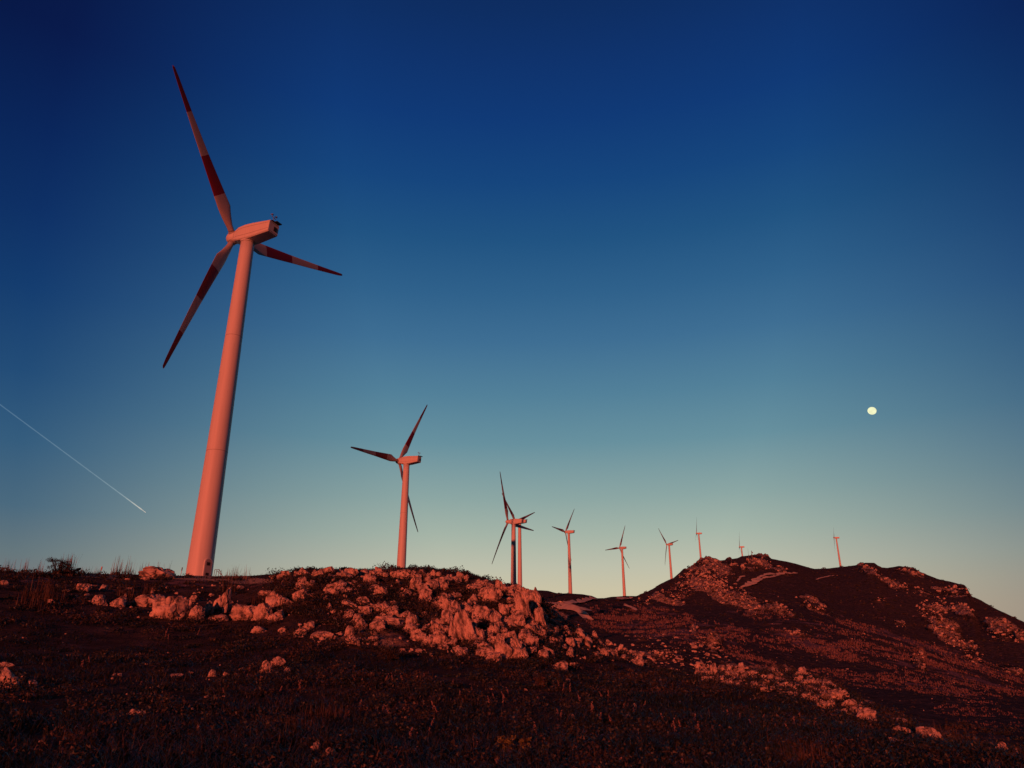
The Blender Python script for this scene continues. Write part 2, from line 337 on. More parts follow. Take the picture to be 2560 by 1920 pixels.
def bump(t, b, h, strength, dist):
    n = mnode(t, 'ShaderNodeBump'); n.inputs['Strength'].default_value = strength; n.inputs['Distance'].default_value = dist
    t.links.new(h, n.inputs['Height']); t.links.new(n.outputs[0], b.inputs['Normal'])
def rockcolor(t, s=1.0):
    c1 = mramp(t, noise(t, 1.1*s, 8, .65), [(.32, (.05, .045, .05)), (.41, (.22, .17, .16)), (.50, (.60, .44, .37)), (.62, (.80, .60, .50)), (.8, (.88, .72, .63))])  # dark lichen and soil patches also carry crevice shade in the colour
    c2 = mramp(t, noise(t, 6.5*s, 6, .7), [(.36, (.28, .25, .25)), (.47, (1, 1, 1))])
    return mixc(t, .85, c1, c2, 'MULTIPLY')
def make_rock_mat(name, s, bs, bd):
    m, t, b = mat(name); b.inputs['Roughness'].default_value = .95; b.inputs['Specular IOR Level'].default_value = .1
    t.links.new(rockcolor(t, s), b.inputs['Base Color'])
    tcn = mnode(t, 'ShaderNodeTexCoord'); v = mnode(t, 'ShaderNodeTexVoronoi'); v.inputs['Scale'].default_value = 7*s; t.links.new(tcn.outputs['Object'], v.inputs['Vector'])
    a = mnode(t, 'ShaderNodeMath', operation='ADD'); t.links.new(noise(t, 9*s, 8, .75), a.inputs[0]); 
    mm = mnode(t, 'ShaderNodeMath', operation='MULTIPLY'); mm.inputs[1].default_value = .5; t.links.new(v.outputs['Distance'], mm.inputs[0]); t.links.new(mm.outputs[0], a.inputs[1])
    bump(t, b, a.outputs[0], bs, bd); return m
M_ROCK = make_rock_mat('weathered_limestone', 1.6, .5, .05)
M_RUB = make_rock_mat('rubble_limestone', .8, .7, .15)
m, t, b = mat('hillside_ground'); M_GROUND = m
b.inputs['Roughness'].default_value = 1; b.inputs['Specular IOR Level'].default_value = 0
att = mnode(t, 'ShaderNodeVertexColor', layer_name='cover'); sp = mnode(t, 'ShaderNodeSeparateColor'); t.links.new(att.outputs[0], sp.inputs[0])
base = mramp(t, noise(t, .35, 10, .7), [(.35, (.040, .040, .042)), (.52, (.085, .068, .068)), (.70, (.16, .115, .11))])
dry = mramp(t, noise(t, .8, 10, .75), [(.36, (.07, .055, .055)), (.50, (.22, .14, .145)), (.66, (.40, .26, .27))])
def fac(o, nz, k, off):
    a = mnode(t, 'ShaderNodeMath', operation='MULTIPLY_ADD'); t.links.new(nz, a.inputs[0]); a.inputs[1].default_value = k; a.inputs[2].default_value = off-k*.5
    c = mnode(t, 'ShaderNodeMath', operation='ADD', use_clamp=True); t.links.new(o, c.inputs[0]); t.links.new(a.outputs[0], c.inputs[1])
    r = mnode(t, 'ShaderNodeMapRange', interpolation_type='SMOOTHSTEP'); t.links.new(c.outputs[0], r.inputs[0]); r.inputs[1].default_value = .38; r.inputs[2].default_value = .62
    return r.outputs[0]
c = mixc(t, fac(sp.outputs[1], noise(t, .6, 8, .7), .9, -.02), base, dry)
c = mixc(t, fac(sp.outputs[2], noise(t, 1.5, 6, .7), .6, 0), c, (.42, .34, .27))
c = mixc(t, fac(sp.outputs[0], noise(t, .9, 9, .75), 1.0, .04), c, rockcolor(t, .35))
t.links.new(c, b.inputs['Base Color'])
n1_ = noise(t, .16, 13, .72); mfac = mnode(t, 'ShaderNodeMath', operation='MULTIPLY_ADD'); t.links.new(sp.outputs[0], mfac.inputs[0]); mfac.inputs[1].default_value = 1.0; mfac.inputs[2].default_value = .10
mh = mnode(t, 'ShaderNodeMath', operation='MULTIPLY'); t.links.new(n1_, mh.inputs[0]); t.links.new(mfac.outputs[0], mh.inputs[1])
bump(t, b, mh.outputs[0], 1.0, 9.0)

V, Q, T_ = gridmesh()
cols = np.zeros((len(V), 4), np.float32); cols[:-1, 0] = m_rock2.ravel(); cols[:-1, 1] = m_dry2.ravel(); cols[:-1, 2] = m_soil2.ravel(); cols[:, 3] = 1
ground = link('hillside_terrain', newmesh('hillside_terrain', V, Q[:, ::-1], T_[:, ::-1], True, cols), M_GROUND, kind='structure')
print('terrain', nb, nr, len(V))

# dirt tracks: ribbons draped on the slope
m, t, b = mat('track_dirt'); M_TRACK = m; b.inputs['Roughness'].default_value = 1; b.inputs['Specular IOR Level'].default_value = 0
t.links.new(mramp(t, noise(t, .5, 8, .7), [(.3, (.55, .42, .32)), (.6, (.80, .66, .50))]), b.inputs['Base Color'])
def track(pts, w, name='dirt_track'):
    P = np.array(pts, float)
    xs, ys, zs, ok = ground_hit(P[:, 0], P[:, 1]); P = P[ok]; W_ = np.array(w, float)*np.ones(len(ok)); W_ = W_[ok]
    xw, yw = xs[ok], ys[ok]
    d = np.concatenate([[0], np.cumsum(np.hypot(np.diff(xw), np.diff(yw)))])
    n = max(8, int(d[-1]/2)); q = np.linspace(0, d[-1], n)
    xq, yq, wq = np.interp(q, d, xw), np.interp(q, d, yw), np.interp(q, d, W_)
    wq = wq*(1+.9*fbm(q/7, q*0, q*0, 4, 71))
    tx, ty = np.gradient(xq), np.gradient(yq); l = np.hypot(tx, ty)+1e-9; nx, ny = -ty/l, tx/l
    K = 9; V = []
    for k in range(K):
        u = (k/(K-1)-.5)*wq
        px, py = xq+nx*u, yq+ny*u
        dr = np.hypot(px, py)-np.hypot(xq, yq); V.append(np.stack([px, py, height_at(px, py)+.30+np.clip(.55*(dr+wq*.45), 0, 3.2)], -1))
    V = np.stack(V, 1).reshape(-1, 3)
    i = np.arange(n-1)[:, None]; k = np.arange(K-1)[None, :]
    Q = np.stack([i*K+k, i*K+k+1, (i+1)*K+k+1, (i+1)*K+k], -1).reshape(-1, 4)
    link(name, newmesh(name, V, Q), M_TRACK, kind='structure')
track([(1362, 1508), (1385, 1513), (1405, 1517), (1430, 1511), (1460, 1505), (1491, 1500)], [1.5, 4, 6, 4.5, 3.5, 3])
track([(1390, 1519), (1420, 1526), (1450, 1533), (1470, 1538)], [9, 8, 4, 2])
track([(1430, 1521), (1455, 1526), (1478, 1529)], [5, 4, 2])
track([(1450, 1545), (1468, 1548), (1482, 1553)], [5, 4, 2])
track([(1546, 1503), (1560, 1500), (1578, 1496)], [6, 5, 3])
track([(1562, 1515), (1578, 1521), (1592, 1529)], [3, 3, 2])
track([(1853, 1470), (1866, 1467), (1880, 1464), (1893, 1455), (1905, 1449), (1925, 1444), (1949, 1439)], [2, 4, 7, 5, 3, 2, 2])
track([(1843, 1456), (1848, 1450), (1852, 1444), (1863, 1442)], [2, 2, 2, 1.5])
track([(1880, 1450), (1893, 1449), (1904, 1443), (1925, 1438), (1960, 1436), (1994, 1434)], [1.5, 2, 2.5, 3, 3, 2])
track([(2040, 1450), (2060, 1445), (2085, 1440)], [1.5, 1.5, 1])

# ------------------------------------------------------------------ rocks
def ico(n):
    bm = bmesh.new(); bmesh.ops.create_icosphere(bm, subdivisions=n, radius=1)
    V = np.array([v.co[:] for v in bm.verts]); Fc = np.array([[v.index for v in f.verts] for f in bm.faces]); bm.free(); return V, Fc
ICO = {n: ico(n) for n in (3, 4, 6)}
def rock_verts(n, seed, style):
    V, Fc = ICO[n]; r = np.random.default_rng(seed)
    x, y_, z_ = (V*1.0).T; o = r.uniform(-50, 50, 3)
    R = 1.05+.42*fbm(x*1.1+o[0], y_*1.1+o[1], z_*1.1+o[2], 3, seed)
    # bedding planes and broken faces
    for k in range({'round': 12, 'pitted': 18, 'angular': 26, 'fluted': 18}[style]):
        nrm = r.normal(size=3); nrm /= np.linalg.norm(nrm); h = r.uniform(.58, .92)
        dd = V@nrm+.04*fbm(V[:, 0]*3+k, V[:, 1]*3, V[:, 2]*3, 2, seed+k); lim = np.where(dd > .05, h/np.maximum(dd, .05), 9)
        R = np.minimum(R, lim)
    P = V*R[:, None]
    x, y_, z_ = P.T
    wx = x+.2*vnoise(x*3, y_*3, z_*3, seed); wy = y_+.2*vnoise(x*3+9, y_*3, z_*3, seed)
    F1, F2 = worley(wx*1.15+o[0], wy*1.15, z_*.9+o[1], seed)
    d = -.20*np.exp(-((F2-F1)/.07)) * (1 if style != 'angular' else .55)
    F1, F2 = worley(wx*4+o[0], wy*4, z_*4+o[1], seed+3)
    d += .03*(.5-F1)*2 - .05*np.exp(-(F1/.24)**2)*(style == 'pitted')*2.8
    d += .075*fbm(x*4+o[0], y_*4, z_*4, 5, seed+7)
    d -= .16*np.exp(-np.abs(fbm(x*1.1+o[1], y_*1.1+o[2], z_*1.1, 3, seed+21))/.03)
    if style == 'fluted': d += .07*vnoise(x*6+o[0], y_*6, z_*1.2, seed+11)
    return P*(1+d)[:, None], Fc
STY = ['round', 'pitted', 'angular', 'fluted']*4
ROCKM = []
for k in range(16):
    V, Fc = rock_verts(6, 100+k, STY[k]); me = newmesh('rock_shape', V, Fc); me.materials.append(M_ROCK); ROCKM.append(me)
RG = {}
def put_rock(x, yy, w, h, label, group=None, tilt=0, style=None, rmin=10, depth=.8, name='rock'):
    bx, by, bz, ok = ground_hit(x, yy+h*.30, rmin)
    if not ok[0]:
        bx, by, bz, ok = ground_hit(x, yy+h*.6, rmin)
        if not ok[0]: return None
    bx, by, bz = float(bx[0]), float(by[0]), float(bz[0])
    dist = by*CP+bz*SP
    sx2 = w/2*dist/F*1.08; sz2 = h/2*dist/F*1.36
    k = random.choice([i for i in range(16) if style is None or STY[i] == style])
    o = bpy.data.objects.new(name, ROCKM[k]); COL.objects.link(o)
    dep = max(min(sx2, sz2*1.6), .6*max(sx2, sz2*.8))*depth
    o.location = (bx, by+dep*.25, bz+sz2*.24)
    o.scale = (sx2, dep, sz2)
    # spin in quarter turns would swap the proportions, so tilt and mirror instead
    if random.random() < .5: o.scale.x *= -1
    o.rotation_euler = (random.uniform(-.12, .12), rad(tilt)+random.uniform(-.08, .08), math.atan2(-bx, by)+random.uniform(-.3, .3))
    o['label'] = label; o['category'] = 'rock'
    if group: o['group'] = group
    return o
# prominent rocks: x, y, w, h in photo pixels, tilt, style, label
PR = [
 (385, 1434, 84, 40, 4, 'round', 'broad sunlit boulder humped on the skyline left of the nearest tower'),
 (362, 1448, 28, 10, 0, 'round', 'low rounded rock just below the skyline boulder'),
 (319, 1448, 16, 7, 0, 'round', 'small flat rock below the tall skyline grass'),
 (205, 1471, 40, 26, 10, 'round', 'smooth orange lit rock with a dark hollow on the upper left slope'),
 (234, 1466, 24, 9, 10, 'round', 'thin slanting stone touching the right of the smooth hollowed rock'),
 (258, 1471, 24, 20, 0, 'pitted', 'grey blue shaded rock beside the thin slanting stone'),
 (164, 1479, 29, 8, 0, 'pitted', 'flat crumbly stone left of the smooth hollowed rock'),
 (215, 1487, 16, 11, 0, 'angular', 'little pointed stone below the smooth hollowed rock'),
 (323, 1473, 17, 11, 0, 'round', 'small knobbly stone below the skyline boulder'),
 (8, 1458, 20, 14, 0, 'pitted', 'grey knobbly rock at the left picture edge near the skyline'),
 (126, 1505, 20, 14, 0, 'angular', 'blocky pale stone among the left grass stems'),
 (245, 1503, 46, 34, -20, 'pitted', 'craggy eroded outcrop at the left end of the main rock row'),
 (292, 1508, 46, 36, 15, 'pitted', 'rough sloping outcrop right of the craggy left end outcrop'),
 (365, 1505, 78, 42, -8, 'round', 'long smooth sloping boulder before the big domed boulder'),
 (424, 1525, 88, 78, 0, 'round', 'biggest domed pale boulder in the row below the nearest tower'),
 (462, 1512, 34, 42, 10, 'fluted', 'narrow rock leaning on the right of the domed boulder'),
 (490, 1538, 54, 46, 0, 'pitted', 'heap of pitted rock between the dome and the standing pillar'),
 (518, 1524, 34, 40, 0, 'pitted', 'jagged rock just left of the standing pillar'),
 (552, 1508, 46, 74, 8, 'fluted', 'tall standing rock pillar in the middle of the row'),
 (545, 1545, 60, 24, 0, 'angular', 'low rock at the foot of the standing pillar'),
 (610, 1535, 82, 54, 0, 'fluted', 'wide fluted boulder right of the standing pillar'),
 (655, 1532, 60, 58, 4, 'fluted', 'grey pink fluted boulder in the right half of the row'),
 (694, 1508, 66, 58, 0, 'round', 'overhanging round headed boulder at the right end of the row'),
 (690, 1545, 48, 34, 0, 'fluted', 'foot of rock under the overhanging round headed boulder'),
 (528, 1488, 18, 9, 0, 'angular', 'small flat stone beside the pillar top'),
 (482, 1498, 20, 20, 0, 'pitted', 'grey blue knobbly stone between the dome and the pillar'),
 (574, 1470, 16, 12, 0, 'round', 'small round stone below the right tower pad'),
 (600, 1470, 30, 13, 0, 'pitted', 'crumbly low stones below the right tower pad'),
 (661, 1484, 36, 18, 0, 'round', 'rounded rock above the round headed boulder'),
 (646, 1577, 50, 24, 8, 'angular', 'ridge backed rock lying below the row of boulders'),
 (704, 1575, 25, 17, 5, 'angular', 'small tilted block below the round headed boulder'),
 (748, 1581, 42, 27, 0, 'angular', 'squarish rock left of the low rock chain'),
 (772, 1564, 38, 25, 10, 'pitted', 'white crested rock above the low rock chain'),
 (807, 1590, 66, 24, 0, 'angular', 'long peaked rock in the low rock chain'),
 (846, 1586, 17, 14, 0, 'round', 'small round rock in the low rock chain'),
 (873, 1582, 30, 34, 0, 'pitted', 'knobbly upright rock at the right end of the low rock chain'),
 (882, 1603, 34, 22, 35, 'round', 'slanting rock under the knobbly upright rock'),
 (663, 1672, 40, 36, 0, 'pitted', 'pitted block standing alone in the dark foreground'),
 (692, 1658, 38, 30, 20, 'pitted', 'white topped rock joined to the pitted foreground block'),
 (718, 1678, 24, 18, 0, 'pitted', 'smaller rock right of the pitted foreground block'),
 (438, 1689, 42, 14, -6, 'angular', 'long low pale stone in the left foreground'),
 (476, 1683, 14, 8, 0, 'round', 'pebble right of the long low pale stone'),
 (530, 1685, 26, 22, 0, 'pitted', 'grey rock with a lit right side in the left foreground'),
 (565, 1687, 16, 13, 0, 'round', 'round bright stone right of the grey foreground rock'),
 (4, 1700, 62, 62, -25, 'pitted', 'large glowing orange rock cut by the left picture edge'),
 (30, 1713, 32, 36, 0, 'pitted', 'orange rock leaning on the one at the left edge'),
 (14, 1664, 40, 13, 8, 'pitted', 'thin slab on top of the orange rocks at the left edge'),
 (56, 1695, 16, 11, 30, 'pitted', 'little chip right of the orange edge rocks'),
 (75, 1712, 36, 24, 0, 'pitted', 'crumbly orange clump nearest right of the left edge rocks'),
 (293, 1688, 31, 13, 0, 'fluted', 'ribbed grey white stone in the left foreground grass'),
 (338, 1783, 48, 17, -6, 'fluted', 'ribbed grey slab alone in the lower left grass'),
 (787, 1870, 30, 26, -20, 'angular', 'pale peaked stone, left one of two at the bottom'),
 (825, 1885, 42, 25, -10, 'pitted', 'pale speckled stone, right one of two at the bottom'),
 (926, 1691, 20, 11, 0, 'pitted', 'small bright stone in the middle foreground'),
 (1041, 1693, 8, 7, 0, 'round', 'tiny bright stone beside a lit shrub tip'),
 (794, 1436, 27, 26, 0, 'round', 'round knob of rock standing up on the ridge skyline'),
 (688, 1441, 28, 16, 0, 'round', 'dark domed rock where the ridge begins right of the tower'),
 (837, 1468, 54, 28, -10, 'round', 'big sloping boulder under the skyline knob'),
 (1002, 1431, 26, 14, 0, 'round', 'rock at the left foot of the second tower'),
 (1030, 1434, 26, 12, 0, 'round', 'rock at the right foot of the second tower'),
 (1210, 1466, 50, 36, 0, 'round', 'large domed rock on the skyline left of the paired towers'),
 (1245, 1468, 24, 38, 0, 'round', 'upright egg shaped rock on the skyline left of the paired towers'),
 (1268, 1475, 30, 26, 25, 'round', 'sloping rock on the skyline touching the paired towers'),
 (1109, 1510, 42, 46, 0, 'pitted', 'upright pitted rock with a rounded head on the ridge face'),
 (1071, 1502, 26, 24, 0, 'pitted', 'lumpy rock left of the round headed ridge rock'),
 (1228, 1494, 60, 52, 0, 'round', 'massive rock under the domed skyline rock'),
 (1310, 1520, 46, 90, -18, 'round', 'tall smooth dark red pillar below the paired towers'),
 (1335, 1500, 38, 56, -14, 'round', 'leaning pillar right of the paired towers'),
 (1354, 1548, 28, 88, -16, 'round', 'slender slanting fin at the right end of the cliff'),
 (1260, 1530, 32, 46, -10, 'round', 'smooth slab left of the bright knobbly cliff rock'),
 (1294, 1556, 58, 52, 20, 'pitted', 'bright knobbly rock in the middle of the cliff'),
 (1203, 1541, 52, 50, 0, 'pitted', 'cleft pitted rock on the cliff face'),
 (1237, 1556, 34, 56, -6, 'pitted', 'drooping pitted rock right of the cleft one'),
 (1165, 1580, 52, 104, -12, 'pitted', 'tall honeycombed pillar down the cliff face'),
 (1117, 1552, 52, 52, 0, 'pitted', 'lumpy shelf of rock left of the honeycombed pillar'),
 (1133, 1590, 24, 70, -8, 'pitted', 'thin ragged pillar beside the honeycombed pillar'),
 (1033, 1549, 30, 36, -15, 'fluted', 'split ribbed rock on the ridge face'),
 (1030, 1576, 40, 26, 15, 'pitted', 'round crumbly rock below the split ribbed rock'),
 (968, 1554, 84, 36, 6, 'round', 'wide grey pink boulder in the lower ridge'),
 (941, 1576, 44, 32, 0, 'pitted', 'whitish flaky rock under the wide grey pink boulder'),
 (900, 1560, 42, 30, -10, 'pitted', 'orange lump left of the wide grey pink boulder'),
 (933, 1598, 25, 16, 0, 'round', 'small lump under the whitish flaky rock'),
 (1044, 1595, 40, 28, 0, 'round', 'round shouldered rock low on the ridge'),
 (1074, 1604, 32, 28, 10, 'round', 'rock between the round shouldered rock and the shaded one'),
 (1100, 1600, 50, 50, 0, 'fluted', 'large shaded greyish rock at the foot of the ridge'),
 (1153, 1630, 44, 30, 5, 'angular', 'bright domed rock at the cliff foot'),
 (1047, 1628, 22, 13, 10, 'angular', 'right one of two little stones below the ridge foot'),
 (1006, 1625, 22, 10, 10, 'angular', 'left one of two little stones below the ridge foot'),
 (1215, 1632, 60, 34, 10, 'pitted', 'lit mass of rock at the cliff foot below the cleft'),
 (1250, 1640, 60, 30, 15, 'pitted', 'low bright rock joined to the cliff foot mass'),
 (1261, 1628, 42, 72, -12, 'round', 'left one of two leaning boulders at the cliff foot'),
 (1290, 1622, 34, 72, -16, 'round', 'right one of two leaning boulders at the cliff foot'),
 (1258, 1581, 24, 18, 0, 'round', 'tongue of rock below the drooping cliff rock'),
 (1350, 1580, 38, 20, 0, 'angular', 'bridge shaped rock at the foot of the slanting fin'),
 (1356, 1641, 42, 38, 10, 'pitted', 'bright block right of the leaning boulders'),
 (1376, 1634, 22, 46, -25, 'round', 'slanting strip of rock behind the bright block'),
 (1403, 1666, 50, 32, 25, 'pitted', 'wedge shaped rock pointing down the slope'),
 (1432, 1662, 20, 17, 0, 'angular', 'small pyramid shaped rock right of the wedge'),
 (1420, 1700, 15, 10, 0, 'angular', 'small pale stone below the wedge'),
 (1455, 1592, 28, 40, -25, 'pitted', 'slanting rock on the spur right of the cliff'),
 (1487, 1589, 20, 22, 0, 'pitted', 'rounded rock on top of the right spur'),
 (1441, 1610, 28, 18, 10, 'pitted', 'rock low on the spur right of the cliff'),
 (1525, 1630, 62, 18, 12, 'pitted', 'long low rock chain in the middle slope'),
 (1590, 1643, 56, 26, 30, 'pitted', 'long wedge of rock dipping right in the middle slope'),
 (1746, 1682, 20, 24, 0, 'angular', 'blocky upright stone left of the rocky band'),
 (1783, 1678, 28, 34, 10, 'pitted', 'lumpy upright rock left of the rocky band'),
 (1572, 1794, 30, 20, 10, 'pitted', 'pale lit stone in the dark right foreground'),
 (1430, 1793, 20, 16, 0, 'angular', 'pale grey stone in the middle foreground stalks'),
 (1422, 1767, 18, 7, 0, 'angular', 'thin grey stone in the middle foreground stalks'),
 (1736, 1787, 19, 8, 0, 'pitted', 'left one of a pair of small pale stones at right'),
 (1759, 1798, 22, 9, 0, 'pitted', 'right one of a pair of small pale stones at right'),
 (1314, 1726, 14, 6, 0, 'pitted', 'thin pale stone below the cliff foot'),
 (1661, 1798, 12, 12, 0, 'pitted', 'small whitish stone among right foreground stalks'),
 (2178, 1786, 46, 36, 20, 'angular', 'slab topped boulder at the lower end of the rocky band'),
 (2160, 1796, 40, 30, 10, 'pitted', 'lumpy rock leaning on the slab topped boulder'),
 (2130, 1762, 48, 22, 15, 'pitted', 'low rock above the slab topped boulder'),
 (2256, 1803, 44, 20, 12, 'angular', 'long dark red rock alone right of the rocky band'),
 (2262, 1825, 54, 16, 18, 'fluted', 'low rock ledge under the long dark red rock'),
 (2324, 1838, 64, 32, 12, 'pitted', 'rounded lit boulder at the right, beside thin grass'),
 (2240, 1853, 42, 13, 28, 'angular', 'thin slanting pale stone below the red rock ledge'),
 (2508, 1868, 34, 22, 10, 'pitted', 'left one of two lit rocks in the lower right corner'),
 (2546, 1886, 34, 26, 25, 'pitted', 'right one of two lit rocks in the lower right corner'),
]
for p in PR:
    put_rock(p[0], p[1], p[2], p[3], p[6], None, p[4], p[5], rmin=10 if p[1] > 1500 or p[0] > 1350 else 10)
nrock = len(PR)
# the rest: scattered over the rocky zones; the largest are things, the others one mass
def inpoly(px, py, poly):
    c = np.zeros(len(px), bool); n = len(poly)
    for i in range(n):
        x1, y1 = poly[i]; x2, y2 = poly[(i+1) % n]
        k = ((y1 > py) != (y2 > py)) & (px < (x2-x1)*(py-y1)/(y2-y1+1e-9)+x1); c ^= k
    return c
ZONES = [
 ([(690, 1440), (800, 1429), (1018, 1431), (1140, 1442), (1250, 1468), (1340, 1488), (1340, 1502), (1250, 1484), (1134, 1456), (1018, 1446), (800, 1446), (700, 1454)], 150, (8, 26),
  'rock jutting along the skyline of the rocky ridge', 'rocks along the ridge skyline', .75),  # polygon, count, size px range, label, group, squash
 ([(690, 1436), (800, 1426), (1018, 1432), (1140, 1442), (1250, 1470), (1340, 1490), (1370, 1600), (1300, 1650), (1150, 1640), (1050, 1590), (900, 1570), (780, 1540), (700, 1480)], 900, (7, 46),
  'knobbly sunlit rock wedged among others on the rocky ridge', 'rocks packed on the ridge', .72),
 ([(1180, 1460), (1340, 1495), (1380, 1600), (1310, 1640), (1200, 1640), (1100, 1540)], 150, (14, 46), 'rugged rock in the cliff below the paired towers', 'rocks of the cliff', 1.0),
 ([(1345, 1520), (1400, 1565), (1480, 1592), (1560, 1620), (1620, 1660), (1500, 1655), (1400, 1645), (1350, 1600)], 300, (6, 28), 'angular rock scattered on the spur right of the cliff', 'rocks on the spur', .8),
 ([(1739, 1668), (1867, 1671), (2019, 1686), (2070, 1708), (2115, 1736), (2195, 1785), (2180, 1806), (2100, 1785), (2023, 1754), (1933, 1730), (1817, 1710), (1739, 1694)], 820, (6, 30),
  'lumpy rock of the long rocky band on the right slope', 'rocks of the right band', .68),
 ([(150, 1455), (650, 1455), (720, 1540), (700, 1560), (400, 1560), (230, 1520), (150, 1490)], 110, (4, 14), 'small pale rock strewn between the boulders on the left slope', 'rocks strewn on the left slope', .7),
 ([(720, 1540), (900, 1560), (1100, 1620), (1200, 1650), (1150, 1660), (800, 1610), (690, 1590)], 110, (5, 18), 'small rock in the grass at the ridge foot', 'rocks at the ridge foot', .7),
 ([(0, 1570), (1400, 1690), (2000, 1780), (2400, 1890), (2560, 1915), (0, 1915)], 260, (2.6, 13), 'little pale stone half hidden in the dark foreground grass', 'stones in the foreground grass', .7),
 ([(1560, 1590), (1700, 1585), (1800, 1600), (1830, 1650), (1730, 1690), (1600, 1665)], 230, (4, 20), 'flat pale stone lying on the middle slope', 'stones on the middle slope', .38),
]
cand = []
for zi, (poly, cnt, (s0, s1), lab, grp, sq) in enumerate(ZONES):
    P = np.array(poly, float); lo, hi = P.min(0), P.max(0)
    pts = np.zeros((0, 2))
    while len(pts) < cnt:
        q = RNG.uniform(lo, hi, (cnt*4, 2)); q = q[inpoly(q[:, 0], q[:, 1], poly)]
        # rocks gather in ledges and patches
        dens = fbm(q[:, 0]/42, q[:, 1]/26, q[:, 0]*0, 3, 60+zi)
        q = q[dens > RNG.uniform(-.55, .35, len(q))]; pts = np.concatenate([pts, q])
    pts = pts[:cnt]; s = s0*.8*(s1*1.25/s0)**(RNG.random(cnt)**2.1)
    for p, k in zip(pts, s): cand.append((zi, p[0], p[1], k, sq*RNG.uniform(.7, 1.35)))
cand.sort(key=lambda c: -c[3])
indiv = cand[:300-nrock-4]; rest = cand[300-nrock-4:]
for zi, x, yy, k, sq in indiv:
    put_rock(x, yy, k, k*sq, ZONES[zi][3], ZONES[zi][4], random.uniform(-20, 20), None)
# far crags: broken blocks
FZ = [(e[0], e[1], e[2], e[3], e[4], e[5]) for e in ROCK if e[1] < 1690 and e[0] > 1380 and not (1340 < e[0] < 1560 and e[1] > 1540)]
for (x0, y0, rx, ry, ang, st) in FZ:
    n = int(rx*ry*.10*st)+4; a = RNG.uniform(0, 2*np.pi, n); q = np.sqrt(RNG.random(n))*1.05
    u, v = q*np.cos(a)*rx, q*np.sin(a)*ry; c_, s_ = math.cos(rad(ang)), math.sin(rad(ang))
    for uu, vv in zip(u, v):
        rest.append((99, x0+uu*c_-vv*s_, y0+uu*s_+vv*c_, 1.8*(11/1.8)**(RNG.random()**2.0), RNG.uniform(.35, .95)))
for k in range(260):     # lone stones sprinkled over the far slopes
    rest.append((99, RNG.uniform(1380, 2560), RNG.uniform(1440, 1790), RNG.uniform(1.2, 4.2)*(1 if RNG.random() > .12 else 1.8), RNG.uniform(.4, .9)))
LOW = {n: [rock_verts(n, 300+k, STY[k]) for k in range(8)] for n in (3, 4)}
def merge_rocks(items, name, label):
    A = np.array([(c[1], c[2], c[3], c[4]) for c in items])
    X_, Y_, Zg, ok = ground_hit(A[:, 0], A[:, 1])
    Vs, Fs, off = [], [], 0
    for i in np.nonzero(ok)[0]:
        dist = Y_[i]*CP+Zg[i]*SP; s = A[i, 2]/2*dist/F; n = 4 if A[i, 2] > 6 else 3
        V, Fc = LOW[n][RNG.integers(8)]
        a = RNG.uniform(0, 6.28); tl = RNG.uniform(-.35, .35); ca, sa = math.cos(a), math.sin(a)
        sc_ = np.array([s, s*RNG.uniform(.7, 1.1), s*A[i, 3]*1.15])
        P = V*sc_*1.1; P = np.stack([P[:, 0]*ca-P[:, 1]*sa, P[:, 0]*sa+P[:, 1]*ca, P[:, 2]], -1)
        P = np.stack([P[:, 0]*math.cos(tl)+P[:, 2]*math.sin(tl), P[:, 1], -P[:, 0]*math.sin(tl)+P[:, 2]*math.cos(tl)], -1)
        Vs.append(P+np.array([X_[i], Y_[i], Zg[i]+sc_[2]*.15])); Fs.append(Fc+off); off += len(V)
    me = newmesh(name, np.concatenate(Vs), np.concatenate(Fs)); print(name, len(Vs), off)
    return link(name, me, M_RUB, kind='stuff', label=label, category='rubble')
merge_rocks(rest, 'rock_rubble', 'countless smaller rocks and crags strewn over the ridge and the far hill')

# ------------------------------------------------------------------ vegetation
def veg_mat(name, rough=.9):
    m, t, b = mat(name); a = mnode(t, 'ShaderNodeVertexColor', layer_name='cover'); t.links.new(a.outputs[0], b.inputs['Base Color'])
    b.inputs['Roughness'].default_value = .55; b.inputs['Specular IOR Level'].default_value = .45; return m
M_VEG = veg_mat('scrub_leaves'); M_GRASS = veg_mat('grass_blades')
def lerp(a, b, t): return np.array(a)*(1-t)+np.array(b)*t
def blades(bx, by, bz, hgt, wid, lean, colr, segs=3, curl=.6):
    """curved tapering blades, one per row"""
    n = len(bx); th = RNG.uniform(0, 2*np.pi, n); fx, fy = np.cos(th), np.sin(th)
    sxv, syv = -fy, fx
    V = []; 
    for k in range(segs+1):
        t = k/segs; up = hgt*(t-.25*curl*t*t*lean); out = hgt*lean*(t**(1.6))
        w = wid*(1-t)**.7*.5+wid*.04
        cx, cy, cz = bx+fx*out, by+fy*out, bz+up
        V.append(np.stack([cx-sxv*w, cy-syv*w, cz], -1)); V.append(np.stack([cx+sxv*w, cy+syv*w, cz], -1))
    V = np.stack(V, 1); K = 2*(segs+1)
    o = (np.arange(n)*K)[:, None]
    Q = np.concatenate([np.stack([o[:, 0]+2*k, o[:, 0]+2*k+1, o[:, 0]+2*k+3, o[:, 0]+2*k+2], -1) for k in range(segs)])
    C = np.repeat(np.concatenate([colr, np.ones((n, 1))], 1), K, 0)
    return V.reshape(-1, 3), Q, C
